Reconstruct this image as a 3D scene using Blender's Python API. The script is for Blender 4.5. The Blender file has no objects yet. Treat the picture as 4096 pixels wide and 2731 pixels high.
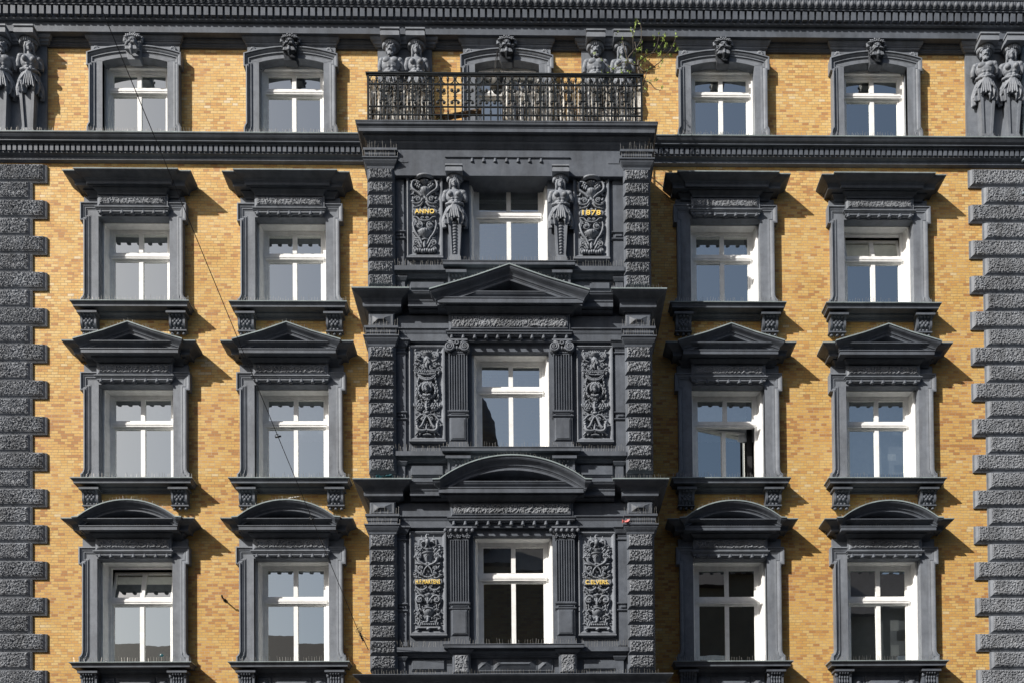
import bpy, bmesh, math, random
from mathutils import Vector, Matrix, noise
random.seed(7)
S = bpy.context.scene
COL = S.collection
PI = math.pi

# ------------------------------------------------------------------ camera
CAM = Vector((0.0, -24.0, 1.6))
YAW, PITCH, ROLL = map(math.radians, (-1.1227, 1.05736, -0.52264))
ROT = Matrix.Rotation(YAW, 3, 'Z') @ Matrix.Rotation(PI/2 + PITCH, 3, 'X') @ Matrix.Rotation(ROLL, 3, 'Z')
FPX, U0, V0 = 4080.0, 2223.98, 3662.57
cd = bpy.data.cameras.new('camera'); cam = bpy.data.objects.new('camera', cd); COL.objects.link(cam)
cam.matrix_world = Matrix.Translation(CAM) @ ROT.to_4x4()
cd.sensor_width = 36.0; cd.lens = FPX/4096*36.0
cd.shift_x = (2048 - U0)/4096; cd.shift_y = (V0 - 1365.5)/4096
cd.clip_end = 500
S.camera = cam

# ------------------------------------------------------------------ light
SUN = Vector((1.27, 1.0, -1.10)).normalized()
elev = math.asin(-SUN.z)
w = bpy.data.worlds.new('World'); S.world = w; w.use_nodes = True
nt = w.node_tree; bg = nt.nodes['Background']
sky = nt.nodes.new('ShaderNodeTexSky'); sky.sky_type = 'NISHITA'; sky.sun_disc = False
sky.sun_elevation = elev
# the sun stands behind and to the left of the camera
sky.sun_rotation = math.atan2(-SUN.x, -SUN.y)
sky.dust_density = 2.6; sky.air_density = 1.0; sky.ozone_density = 1.0
bg.inputs['Strength'].default_value = 0.060
nt.links.new(sky.outputs[0], bg.inputs['Color'])
sl = bpy.data.lights.new('sun', 'SUN'); sl.energy = 5.0; sl.angle = math.radians(0.5); sl.color = (1.0, 0.95, 0.88)
so = bpy.data.objects.new('sun', sl); COL.objects.link(so)
so.rotation_euler = SUN.to_track_quat('-Z', 'Y').to_euler(); so.location = (-30, -30, 40)
S.view_settings.view_transform = 'Standard'; S.view_settings.look = 'None'
S.view_settings.exposure = 0.37; S.view_settings.gamma = 1.0
S.render.engine = 'CYCLES'

def at(u, v, p=0.0):
    """world X, Z of the photograph's point (u, v) on the plane standing p metres in front of the brick wall"""
    d = ROT @ Vector(((u - U0)/FPX, -(v - V0)/FPX, -1.0))
    t = (-p - CAM.y)/d.y
    q = CAM + t*d
    return q.x, q.z
CROP = {1: (1350, 0), 2: (1350, 560), 3: (1350, 1220), 4: (1350, 1900)}
def cb(r, x, y, p):
    return at(CROP[r][0] + x/1.68, CROP[r][1] + y/1.68, p)
def cz(r, y, p, x=1176): return cb(r, x, y, p)[1]
def cx(r, x, p, y=500): return cb(r, x, y, p)[0]

# ------------------------------------------------------------------ materials
def newmat(name):
    m = bpy.data.materials.new(name); m.use_nodes = True
    n = m.node_tree; b = n.nodes['Principled BSDF']
    return m, n, b
def N(n, t, **kw):
    o = n.nodes.new(t)
    for k, v in kw.items(): setattr(o, k, v)
    return o
def pos(n): return N(n, 'ShaderNodeNewGeometry').outputs['Position']
def noisetex(n, scale, detail=4, rough=.6, vec=None):
    t = N(n, 'ShaderNodeTexNoise'); t.inputs['Scale'].default_value = scale
    t.inputs['Detail'].default_value = detail; t.inputs['Roughness'].default_value = rough
    n.links.new(vec if vec is not None else pos(n), t.inputs['Vector']); return t.outputs['Fac']
def ramp(n, fac, stops):
    r = N(n, 'ShaderNodeValToRGB'); e = r.color_ramp.elements
    while len(e) < len(stops): e.new(.5)
    for i, (p_, c) in enumerate(stops): e[i].position = p_; e[i].color = (*c, 1)
    n.links.new(fac, r.inputs['Fac']); return r.outputs['Color']
def mixc(n, fac, a, b, mode='MIX'):
    m = N(n, 'ShaderNodeMix', data_type='RGBA', blend_type=mode)
    if isinstance(fac, float): m.inputs[0].default_value = fac
    else: n.links.new(fac, m.inputs[0])
    for i, s in ((6, a), (7, b)):
        if isinstance(s, tuple): m.inputs[i].default_value = (*s, 1)
        else: n.links.new(s, m.inputs[i])
    return m.outputs[2]
def bump(n, b, h, dist=.01, strength=1.0):
    u = N(n, 'ShaderNodeBump'); u.inputs['Distance'].default_value = dist; u.inputs['Strength'].default_value = strength
    n.links.new(h, u.inputs['Height']); n.links.new(u.outputs[0], b.inputs['Normal'])

def grey_paint(name, col, rough=.55, bscale=60, bdist=.004, lo=.8, hi=1.15):
    m, n, b = newmat(name)
    f = noisetex(n, 1.3, 5, .65)
    c = ramp(n, f, [(.3, tuple(x*lo for x in col)), (.7, tuple(x*hi for x in col))])
    # rain streaks and soot, drawn out downwards
    mp = N(n, 'ShaderNodeMapping'); mp.inputs['Scale'].default_value = (5, 5, .9); n.links.new(pos(n), mp.inputs['Vector'])
    g = noisetex(n, 1.0, 4, .6, mp.outputs[0])
    gr = ramp(n, g, [(.46, (1, 1, 1)), (.68, (.80, .79, .78))])
    c = mixc(n, 1.0, c, gr, 'MULTIPLY')
    n.links.new(c, b.inputs['Base Color']); b.inputs['Roughness'].default_value = rough
    b.inputs['Specular IOR Level'].default_value = .22
    f2 = noisetex(n, 7.5, 5, .7)
    c2 = ramp(n, f2, [(.32, (.86, .86, .87)), (.5, (1, 1, 1)), (.7, (1.12, 1.11, 1.09))])
    n.links.new(mixc(n, 1.0, c, c2, 'MULTIPLY'), b.inputs['Base Color'])
    bump(n, b, noisetex(n, bscale, 4, .7), bdist, .6)
    return m
M = {}
M['grey'] = grey_paint('slate grey facade paint', (.178, .196, .226))
M['dark_grey'] = grey_paint('shade deepened slate grey paint', (.100, .113, .136), .5, 60, .004, .75, 1.2)  # darker copy of the facade grey: shade painted on bay, hoods, sills, cornices
M['sculpt_dark'] = grey_paint('darkened slate paint on relief', (.140, .154, .18), .5, 45, .004, .8, 1.15)  # sculpture grey darkened for the egg moulding and pilaster capitals
M['sculpt'] = grey_paint('slate grey paint on sculpture', (.215, .235, .268), .5, 45, .003, .85, 1.1)  # same grey lightened: sun brightness put into the colour of the carving
M['rough'] = grey_paint('grey roughcast', (.22, .235, .26), .8, 42, .02, .6, 1.25)
M['zinc'] = grey_paint('zinc flashing', (.26, .31, .32), .4, 20, .001)

def brick():
    m, n, b = newmat('yellow facing brick')
    P = pos(n)
    sx = N(n, 'ShaderNodeSeparateXYZ'); n.links.new(P, sx.inputs[0])
    wob = noisetex(n, 6, 2, .5)
    ad = N(n, 'ShaderNodeMath', operation='MULTIPLY_ADD'); n.links.new(wob, ad.inputs[0]); ad.inputs[1].default_value = .008
    n.links.new(sx.outputs['Z'], ad.inputs[2])
    cxn = N(n, 'ShaderNodeCombineXYZ'); n.links.new(sx.outputs['X'], cxn.inputs[0]); n.links.new(ad.outputs[0], cxn.inputs[1])
    t = N(n, 'ShaderNodeTexBrick'); n.links.new(cxn.outputs[0], t.inputs['Vector'])
    t.offset = .42; t.offset_frequency = 2; t.squash = .82; t.squash_frequency = 5
    t.inputs['Scale'].default_value = 1; t.inputs['Brick Width'].default_value = .156
    t.inputs['Row Height'].default_value = .0637; t.inputs['Mortar Size'].default_value = .0045
    t.inputs['Mortar Smooth'].default_value = .3; t.inputs['Bias'].default_value = 0
    t.inputs['Color1'].default_value = (0, 0, 0, 1); t.inputs['Color2'].default_value = (1, 1, 1, 1)
    t.inputs['Mortar'].default_value = (.5, .5, .5, 1)
    # bands of redder firing, irregular, as the courses were laid
    mp = N(n, 'ShaderNodeMapping'); mp.inputs['Scale'].default_value = (.35, .35, 1.1); n.links.new(P, mp.inputs['Vector'])
    band = noisetex(n, 1.0, 4, .55, mp.outputs[0])
    sh = N(n, 'ShaderNodeMath', operation='MULTIPLY_ADD'); n.links.new(band, sh.inputs[0]); sh.inputs[1].default_value = .5; sh.inputs[2].default_value = -.23
    # two long courses where the redder bricks gather
    acc = sh.outputs[0]
    for zc, wd in ((13.6, .6), (9.9, .45)):
        d = N(n, 'ShaderNodeMath', operation='SUBTRACT'); n.links.new(sx.outputs['Z'], d.inputs[0]); d.inputs[1].default_value = zc
        ab = N(n, 'ShaderNodeMath', operation='ABSOLUTE'); n.links.new(d.outputs[0], ab.inputs[0])
        mr = N(n, 'ShaderNodeMapRange'); n.links.new(ab.outputs[0], mr.inputs[0]); mr.inputs[1].default_value = wd*.7; mr.inputs[2].default_value = wd*1.2
        mr.inputs[3].default_value = .17; mr.inputs[4].default_value = 0
        a2 = N(n, 'ShaderNodeMath', operation='ADD'); n.links.new(acc, a2.inputs[0]); n.links.new(mr.outputs[0], a2.inputs[1]); acc = a2.outputs[0]
    sep = N(n, 'ShaderNodeSeparateColor'); n.links.new(t.outputs['Color'], sep.inputs[0])
    ad2 = N(n, 'ShaderNodeMath', operation='ADD'); n.links.new(sep.outputs[0], ad2.inputs[0]); n.links.new(acc, ad2.inputs[1])
    c = ramp(n, ad2.outputs[0], [(.0, (.78, .64, .43)), (.035, (.76, .56, .27)), (.3, (.735, .50, .20)), (.6, (.71, .455, .17)), (.85, (.67, .395, .145)), (1.0, (.50, .26, .11))])
    f = noisetex(n, 34, 4, .7)
    fr = ramp(n, f, [(.3, (.84, .84, .84)), (.7, (1.08, 1.08, 1.08))])
    c = mixc(n, 1.0, c, fr, 'MULTIPLY')
    # darker, yellower tone, stronger on the lower storeys and towards the right
    patchy = noisetex(n, .5, 5, .6)
    gz = N(n, 'ShaderNodeMapRange'); n.links.new(sx.outputs['Z'], gz.inputs[0]); gz.inputs[1].default_value = 21; gz.inputs[2].default_value = 6
    gx = N(n, 'ShaderNodeMapRange'); n.links.new(sx.outputs['X'], gx.inputs[0]); gx.inputs[1].default_value = -12; gx.inputs[2].default_value = 12
    s1 = N(n, 'ShaderNodeMath', operation='MULTIPLY_ADD'); n.links.new(gz.outputs[0], s1.inputs[0]); s1.inputs[1].default_value = .55; n.links.new(patchy, s1.inputs[2])
    s2 = N(n, 'ShaderNodeMath', operation='MULTIPLY_ADD'); n.links.new(gx.outputs[0], s2.inputs[0]); s2.inputs[1].default_value = .3; n.links.new(s1.outputs[0], s2.inputs[2])
    dr = ramp(n, s2.outputs[0], [(.45, (1, 1, 1)), (1.0, (.78, .73, .58)), ])
    c = mixc(n, 1.0, c, dr, 'MULTIPLY')
    mo = ramp(n, noisetex(n, 1.1, 3), [(.35, (.26, .18, .10)), (.7, (.50, .38, .27))])
    c = mixc(n, t.outputs['Fac'], c, mo)
    n.links.new(c, b.inputs['Base Color']); b.inputs['Roughness'].default_value = .75; b.inputs['Specular IOR Level'].default_value = .3
    inv = N(n, 'ShaderNodeMath', operation='SUBTRACT'); inv.inputs[0].default_value = 1; n.links.new(t.outputs['Fac'], inv.inputs[1])
    h = N(n, 'ShaderNodeMath', operation='MULTIPLY_ADD'); n.links.new(f, h.inputs[0]); h.inputs[1].default_value = .5; n.links.new(inv.outputs[0], h.inputs[2])
    bump(n, b, h.outputs[0], .006, .8)
    return m
M['brick'] = brick()
def simple(name, col, rough=.5, spec=.5, metal=0, nz=.1, ns=8, bd=0):
    m, n, b = newmat(name)
    c = ramp(n, noisetex(n, ns, 4), [(.3, tuple(x*(1-nz) for x in col)), (.7, tuple(min(1, x*(1+nz)) for x in col))])
    n.links.new(c, b.inputs['Base Color']); b.inputs['Roughness'].default_value = rough
    b.inputs['Specular IOR Level'].default_value = spec; b.inputs['Metallic'].default_value = metal
    if bd: bump(n, b, noisetex(n, ns*6, 4), bd, .6)
    return m
M['white'] = simple('white window paint', (.84, .84, .83), .35, .5, 0, .09, 7)
M['cream'] = simple('aged white lining paint', (.70, .68, .62), .5, .4, 0, .08, 3)
M['iron'] = simple('blackened wrought iron', (.009, .012, .014), .4, .35, 0, .35, 12, .002)
M['gold'] = simple('gilt lettering', (.95, .66, .16), .35, .6, 0, .1, 20)
M['wire'] = simple('steel wire', (.02, .02, .022), .5)
M['spike'] = simple('bird spike wire', (.42, .41, .38), .35, .5, .6, .2, 5)
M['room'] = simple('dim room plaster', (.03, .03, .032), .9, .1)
M['blind'] = simple('pale roller blind', (.55, .57, .6), .8, .2)
M['paper'] = simple('white paper', (.85, .85, .85), .8, .2)
M['asphalt'] = simple('asphalt', (.045, .045, .047), .9, .3, 0, .25, 3, .004)
M['paving'] = simple('granite paving', (.075, .073, .07), .8, .3, 0, .2, 2, .003)
M['render2'] = simple('ochre render', (.085, .075, .06), .8, .3, 0, .15, 1)
M['roof2'] = simple('dark roofing', (.07, .06, .06), .7, .3)
M['bark'] = simple('young bark', (.10, .085, .07), .8, .3, 0, .3, 20)
M['leaf'] = simple('spring leaf', (.24, .34, .06), .5, .4, 0, .25, 9)
M['wood'] = simple('weathered wood', (.16, .11, .07), .8, .2, 0, .3, 9)
M['red'] = simple('red plastic film', (.55, .16, .15), .5)
M['teal'] = simple('dark teal plastic', (.01, .06, .075), .25)
M['terracotta'] = simple('dark basket', (.03, .028, .022), .6)
M['pipe'] = simple('blue grey downpipe', (.17, .21, .24), .45)
def reed():
    m, n, b = newmat('weathered reed')
    mp = N(n, 'ShaderNodeMapping'); mp.inputs['Scale'].default_value = (30, 4, 2.2); n.links.new(pos(n), mp.inputs['Vector'])
    f = noisetex(n, 1.0, 4, .7, mp.outputs[0])
    c = ramp(n, f, [(.42, (.03, .025, .02)), (.47, (.25, .2, .14)), (.505, (.8, .72, .6)), (.54, (1, 1, .97))])
    n.links.new(c, b.inputs['Base Color']); b.inputs['Roughness'].default_value = .8
    return m
M['reed'] = reed()
def glass():
    m, n, b = newmat('window glass')
    n.nodes.remove(b); out = n.nodes['Material Output']
    g = N(n, 'ShaderNodeBsdfGlossy'); g.inputs['Roughness'].default_value = .0; g.inputs['Color'].default_value = (.97, 1, .95, 1)
    t = N(n, 'ShaderNodeBsdfTransparent'); t.inputs['Color'].default_value = (.8, .84, .86, 1)
    u = N(n, 'ShaderNodeBump'); u.inputs['Distance'].default_value = .0015; u.inputs['Strength'].default_value = .25
    n.links.new(noisetex(n, 2.2, 2, .5), u.inputs['Height']); n.links.new(u.outputs[0], g.inputs['Normal'])
    mx = N(n, 'ShaderNodeMixShader'); mx.inputs[0].default_value = GLASS_R
    n.links.new(t.outputs[0], mx.inputs[1]); n.links.new(g.outputs[0], mx.inputs[2]); n.links.new(mx.outputs[0], out.inputs['Surface'])
    return m
GLASS_R = .72
M['glass'] = glass()

# ------------------------------------------------------------------ mesh builder
class MB:
    def __init__(s): s.v = []; s.f = []; s.sm = []
    def add(s, vs, fs, smooth=False):
        o = len(s.v); s.v += [tuple(q) for q in vs]
        for f in fs: s.f.append(tuple(i+o for i in f)); s.sm.append(smooth)
        return s
    def join(s, m, mat=None):
        vs = m.v if mat is None else [tuple(mat @ Vector(q)) for q in m.v]
        o = len(s.v); s.v += vs
        fl = mat is not None and mat.determinant() < 0
        for f, q in zip(m.f, m.sm):
            g = tuple(i+o for i in f); s.f.append(g[::-1] if fl else g); s.sm.append(q)
        return s
    def box(s, x0, x1, p0, p1, z0, z1):
        """p0..p1 = protrusion range in front of the wall plane"""
        x0, x1 = min(x0, x1), max(x0, x1); z0, z1 = min(z0, z1), max(z0, z1); p0, p1 = min(p0, p1), max(p0, p1)
        y0, y1 = -p1, -p0
        v = [(x0, y0, z0), (x1, y0, z0), (x1, y1, z0), (x0, y1, z0), (x0, y0, z1), (x1, y0, z1), (x1, y1, z1), (x0, y1, z1)]
        return s.add(v, [(0, 3, 2, 1), (4, 5, 6, 7), (0, 1, 5, 4), (1, 2, 6, 5), (2, 3, 7, 6), (3, 0, 4, 7)])
    def frustum(s, x0, x1, z0, z1, p0, p1, b, bt=None, bb=None, bl=None, br=None):
        """raised field with sloping edges"""
        bt = b if bt is None else bt; bb = b if bb is None else bb; bl = b if bl is None else bl; br = b if br is None else br
        v = [(x0, -p0, z0), (x1, -p0, z0), (x1, -p0, z1), (x0, -p0, z1), (x0+bl, -p1, z0+bb), (x1-br, -p1, z0+bb), (x1-br, -p1, z1-bt), (x0+bl, -p1, z1-bt)]
        return s.add(v, [(4, 5, 6, 7), (0, 1, 5, 4), (1, 2, 6, 5), (2, 3, 7, 6), (3, 0, 4, 7)])
    def plate(s, pts, p0, p1):
        """polygon in x,z given anticlockwise seen from the street, extruded p0..p1"""
        n = len(pts)
        v = [(x, -p1, z) for x, z in pts] + [(x, -p0, z) for x, z in pts]
        f = [tuple(range(n)), tuple(range(2*n-1, n-1, -1))] + [(i, i+n, (i+1) % n+n, (i+1) % n) for i in range(n)]
        return s.add(v, f)
    def cornice(s, x0, x1, z, prof, pb, back=0.0, le=True, re=True, h=None, xs=None):
        """profile [(p, dz)...] from the top down, swept along x with mitred returns; h(x) lifts it (raking)"""
        xs = [x0, x1] if xs is None else xs
        n = len(prof); vs = []; fs = []
        hh = h or (lambda x: 0.0)
        rings = []
        def ring(f): 
            o = len(vs); vs.extend(f); rings.append(o)
        if le: ring([(x0-(p-pb), -back, z+d+hh(x0)) for p, d in prof])
        for i, x in enumerate(xs):
            r = []
            for p, d in prof:
                X = x
                if i == 0 and le: X = x-(p-pb)
                if i == len(xs)-1 and re: X = x+(p-pb)
                r.append((X, -p, z+d+hh(x)))
            ring(r)
        if re: ring([(x1+(p-pb), -back, z+d+hh(x1)) for p, d in prof])
        for a, b in zip(rings, rings[1:]):
            for i in range(n-1): fs.append((a+i, a+i+1, b+i+1, b+i))
        # top and bottom
        tb = len(vs); vs.extend([(x, -back, z+prof[0][1]+hh(x)) for x in xs]); 
        bb = len(vs); vs.extend([(x, -back, z+prof[-1][1]+hh(x)) for x in xs])
        fr = rings[1:-1] if (le and re) else (rings[1:] if le else (rings[:-1] if re else rings))
        for i in range(len(xs)-1):
            fs.append((fr[i], fr[i+1], tb+i+1, tb+i)); fs.append((fr[i]+n-1, bb+i, bb+i+1, fr[i+1]+n-1))
        if le: fs.append((rings[0], fr[0], tb)); fs.append((rings[0]+n-1, bb, fr[0]+n-1))
        else: fs.append(tuple([tb]+[rings[0]+i for i in range(n)]+[bb]))
        if re: fs.append((rings[-1], tb+len(xs)-1, fr[-1])); fs.append((rings[-1]+n-1, fr[-1]+n-1, bb+len(xs)-1))
        else: fs.append(tuple([bb+len(xs)-1]+[rings[-1]+n-1-i for i in range(n)]+[tb+len(xs)-1]))
        return s.add(vs, fs)
    def sweep(s, path, prof):
        """architrave moulding: open path in x,z; profile [(inward offset, p)...]; inward = right-hand side"""
        n = len(path); m = len(prof); vs = []
        for i, (x, z) in enumerate(path):
            def nrm(a, b):
                dx, dz = b[0]-a[0], b[1]-a[1]; L = math.hypot(dx, dz) or 1
                return dz/L, -dx/L
            if i == 0: nx, nz = nrm(path[0], path[1]); k = 1
            elif i == n-1: nx, nz = nrm(path[-2], path[-1]); k = 1
            else:
                a = nrm(path[i-1], path[i]); b = nrm(path[i], path[i+1])
                nx, nz = a[0]+b[0], a[1]+b[1]; L = math.hypot(nx, nz); nx /= L; nz /= L
                k = 1/max(.35, nx*a[0]+nz*a[1])
            for d, p in prof: vs.append((x+nx*d*k, -p, z+nz*d*k))
        fs = []
        for i in range(n-1):
            for j in range(m-1): fs.append((i*m+j, i*m+j+1, (i+1)*m+j+1, (i+1)*m+j))
        fs.append(tuple(range(m-1, -1, -1))); fs.append(tuple((n-1)*m+j for j in range(m)))
        return s.add(vs, fs)
    def tube(s, pts, rs, n=6, smooth=True, cap=True, flat=1.0):
        pts = [Vector(q) for q in pts]
        if not hasattr(rs, '__len__'): rs = [rs]*len(pts)
        vs = []; fs = []; up = None
        for i, q in enumerate(pts):
            t = (pts[min(i+1, len(pts)-1)]-pts[max(i-1, 0)])
            if t.length < 1e-9: t = Vector((0, 0, 1))
            t.normalize()
            if up is None: up = Vector((0, 1, 0)) if abs(t.y) < .9 else Vector((1, 0, 0))
            a = (up - t*up.dot(t)); 
            if a.length < 1e-6: a = t.orthogonal()
            a.normalize(); b = t.cross(a); up = a
            for k in range(n):
                an = 2*PI*k/n
                vs.append(q + (a*math.cos(an)*flat + b*math.sin(an))*rs[i])
        for i in range(len(pts)-1):
            for k in range(n): fs.append((i*n+k, i*n+(k+1) % n, (i+1)*n+(k+1) % n, (i+1)*n+k))
        if cap: fs.append(tuple(range(n-1, -1, -1))); fs.append(tuple((len(pts)-1)*n+k for k in range(n)))
        return s.add(vs, fs, smooth)
    def ell(s, c, r, nu=10, nv=7, rot=None):
        vs = []; fs = []
        for j in range(1, nv):
            th = PI*j/nv
            for i in range(nu):
                a = 2*PI*i/nu
                vs.append(Vector((r[0]*math.sin(th)*math.cos(a), r[1]*math.sin(th)*math.sin(a), r[2]*math.cos(th))))
        vs.append(Vector((0, 0, r[2]))); vs.append(Vector((0, 0, -r[2])))
        if rot is not None: vs = [rot @ q for q in vs]
        c = Vector(c); vs = [q+c for q in vs]
        for j in range(nv-2):
            for i in range(nu): fs.append((j*nu+i, (j+1)*nu+i, (j+1)*nu+(i+1) % nu, j*nu+(i+1) % nu))
        T = len(vs)-2; B = T+1
        for i in range(nu):
            fs.append((T, i, (i+1) % nu)); fs.append((B, (nv-2)*nu+(i+1) % nu, (nv-2)*nu+i))
        return s.add(vs, fs, True)
    def lathe(s, c, prof, n=12, a0=0, a1=2*PI, flat=1.0, flute=0, fd=0.0):
        """profile [(r, z)...] about the vertical through c"""
        vs = []; fs = []; full = abs(a1-a0-2*PI) < 1e-6; k = n if full else n+1
        for r, z in prof:
            for i in range(k):
                a = a0+(a1-a0)*i/n
                rr = r*(1+fd*math.cos(flute*a)) if flute else r
                vs.append((c[0]+rr*math.cos(a), c[1]+rr*math.sin(a)*flat, c[2]+z))
        for j in range(len(prof)-1):
            for i in range(n):
                a, b = i, (i+1) % k
                fs.append((j*k+a, j*k+b, (j+1)*k+b, (j+1)*k+a))
        if full: fs.append(tuple(range(k-1, -1, -1))); fs.append(tuple((len(prof)-1)*k+i for i in range(k)))
        return s.add(vs, fs, True)
    def mesh(s, name):
        me = bpy.data.meshes.new(name); me.from_pydata(s.v, [], s.f)
        me.polygons.foreach_set('use_smooth', s.sm); me.update()
        return me
    def build(s, name, mat, parent=None, loc=None, recalc=True):
        me = s.mesh(name)
        if recalc:
            b = bmesh.new(); b.from_mesh(me); bmesh.ops.recalc_face_normals(b, faces=b.faces); b.to_mesh(me); b.free()
            me.polygons.foreach_set('use_smooth', s.sm)
        me.materials.append(M[mat])
        o = bpy.data.objects.new(name, me); COL.objects.link(o)
        if loc: o.location = loc
        if parent is not None: o.parent = parent
        return o
def fuse(mb, name, voxel=.012, smooth=2):
    """one continuous skin over overlapping volumes"""
    me = mb.mesh('tmp'); o = bpy.data.objects.new('tmp', me); COL.objects.link(o)
    md = o.modifiers.new('r', 'REMESH'); md.mode = 'VOXEL'; md.voxel_size = voxel; md.use_smooth_shade = True
    if smooth:
        m2 = o.modifiers.new('s', 'SMOOTH'); m2.factor = .5; m2.iterations = smooth
    dg = bpy.context.evaluated_depsgraph_get(); dg.update()
    out = bpy.data.meshes.new_from_object(o.evaluated_get(dg)); out.name = name
    bpy.data.objects.remove(o); bpy.data.meshes.remove(me)
    return out
def link(name, me, mat, parent, loc=(0, 0, 0), scale=(1, 1, 1), rotz=0):
    if not me.materials: me.materials.append(M[mat])
    o = bpy.data.objects.new(name, me); COL.objects.link(o); o.parent = parent
    o.location = loc; o.scale = scale; o.rotation_euler[2] = rotz
    return o
def thing(name, label, cat, loc=(0, 0, 0), group=None):
    o = bpy.data.objects.new(name, None); COL.objects.link(o); o.location = loc; o['label'] = label; o['category'] = cat
    if group: o['group'] = group
    return o
def tag(o, label, cat, group=None):
    o['label'] = label; o['category'] = cat
    if group: o['group'] = group
    return o
def copy_tree(o, parent, loc=None):
    c = o.copy(); COL.objects.link(c); c.parent = parent
    if loc is not None: c.location = loc
    for ch in list(o.children): copy_tree(ch, c)
    return c
def spikes(mb, x0, x1, p, z, h=.11, step=.055, z1=None, seed=0):
    rnd = random.Random(seed+int(x0*100)); n = max(1, int(abs(x1-x0)/step))
    mb.tube([(x0+(x1-x0)*i/16, -p, (z if z1 is None else z1(x0+(x1-x0)*i/16))+.002) for i in range(17)], .007, 4, False, True)
    for i in range(n+1):
        if rnd.random() < .08: continue
        x = x0+(x1-x0)*i/n+rnd.uniform(-.006, .006); zz = z if z1 is None else z1(x)
        tx = x+rnd.gauss(0, .012); ty = rnd.uniform(-.05, .03)
        mb.tube([(x, -p, zz), (tx, -p+ty, zz+h*rnd.uniform(.8, 1.15))], .0032, 3, False, False)
    return mb

# ------------------------------------------------------------------ the street
def bsp(parent, *a, **k):
    m_ = MB(); spikes(m_, *a, **k); return m_.build('bird_spikes', 'spike', parent)
def structure(o): o['kind'] = 'structure'; return o
g = MB(); g.add([(-300, -300, 0), (300, -300, 0), (300, 300, 0), (-300, 300, 0)], [(0, 1, 2, 3)])
structure(g.build('ground', 'paving'))
g = MB(); g.add([(-200, -19.5, .004), (200, -19.5, .004), (200, -5, .004), (-200, -5, .004)], [(0, 1, 2, 3)])
structure(g.build('road', 'asphalt'))
for y0, y1 in ((-5, -.6), (-27, -19.5)):
    g = MB(); g.box(-200, 200, -y1, -y0, .003, .14); structure(g.build('pavement', 'paving'))

# ------------------------------------------------------------------ the building
B = thing('apartment_building', 'ochre brick apartment building with slate grey stucco ornament and central projecting bay', 'building')
XL, XR, ZTOP = -14.2, 13.6, 24.4

# rows of side windows: dimensions from the sill top
ROWS = {
 2: dict(zs=(1201.6, 1210.7), w=1.66, zt=2.18, ear=2.48, earb=2.05, we=1.236, wo=1.156, pn=.82, pz=(2.34, 2.62), hb=2.60, ht=2.95, hc=1.20, hw=1.47, gut=.745, kind='flat', tr=(1.44, 1.557)),
 3: dict(zs=(1908, 1908.4), w=1.734, zt=2.33, ear=2.60, earb=2.17, we=1.275, wo=1.195, pn=.88, pz=(2.50, 2.77), hb=2.76, ht=3.12, hc=1.25, hw=1.53, gut=.78, kind='tri', tr=(1.537, 1.644)),
 4: dict(zs=(2646, 2640), w=1.748, zt=2.516, ear=2.77, earb=2.36, we=1.28, wo=1.20, pn=.88, pz=(2.66, 2.96), hb=2.93, ht=3.29, hc=1.25, hw=1.52, gut=.78, kind='arc', tr=(1.58, 1.70)),
}
OPEN_PX = {2: [(394.5, 678), (1022, 1302), (2765, 3038), (3381, 3650)], 3: [(396, 692), (1022, 1311), (2770, 3058), (3387, 3675)], 4: [(390.6, 689), (1019, 1313), (2776, 3067.5), (3395, 3681)]}
WINPOS = {}
for r, d in ROWS.items():
    for c, (a, b) in enumerate(OPEN_PX[r]):
        v = (d['zs'][0]*(3-c)+d['zs'][1]*c)/3
        xa = at(a, v-200, .10)[0]; xb = at(b, v-200, .10)[0]
        WINPOS[(r, c)] = ((xa+xb)/2, at((a+b)/2, v, .40)[1])
ROW1 = dict(w=1.52, px=[(409.5, 669.6), (1036, 1295), (1898, 2159.5), (2762.5, 3021), (3376, 3630)])
Z1S = at(2048, 537, .36)[1]          # top of the string course
Z1ARCH = 20.11 - 18.16
for c, (a, b) in enumerate(ROW1['px']):
    xa = at(a, 400, .12)[0]; xb = at(b, 400, .12)[0]
    WINPOS[(1, c)] = ((xa+xb)/2, Z1S)

# ---- brick wall with window openings
def wall_with_holes(mb, x0, x1, z0, z1, p, holes, depth=.35):
    xs = sorted({x0, x1, *[h[0] for h in holes], *[h[1] for h in holes]})
    zs = sorted({z0, z1, *[h[2] for h in holes], *[h[3] for h in holes]})
    for i in range(len(xs)-1):
        for j in range(len(zs)-1):
            cx_, cz_ = (xs[i]+xs[i+1])/2, (zs[j]+zs[j+1])/2
            if any(h[0] < cx_ < h[1] and h[2] < cz_ < h[3] for h in holes): continue
            mb.add([(xs[i], -p, zs[j]), (xs[i+1], -p, zs[j]), (xs[i+1], -p, zs[j+1]), (xs[i], -p, zs[j+1])], [(0, 1, 2, 3)])
    for a, b, c, d in holes:
        q = [(a, c), (b, c), (b, d), (a, d)]
        for k in range(4):
            (xa, za), (xb, zb) = q[k], q[(k+1) % 4]
            mb.add([(xa, -p, za), (xb, -p, zb), (xb, -p+depth, zb), (xa, -p+depth, za)], [(3, 2, 1, 0)])
holes = []
for (r, c), (x, z) in WINPOS.items():
    if r == 1: holes.append((x-.80, x+.80, z-.3, z+2.14))
    else: d = ROWS[r]; holes.append((x-d['w']/2-.03, x+d['w']/2+.03, z-.02, z+d['zt']+.02))
mb = MB(); wall_with_holes(mb, XL, XR, 5.0, ZTOP, 0, holes, .5)
mb.box(XL, XR, -.52, -.50, 0.0, 0.01)
mb.build('brick_wall', 'brick', B, recalc=False)
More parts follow.
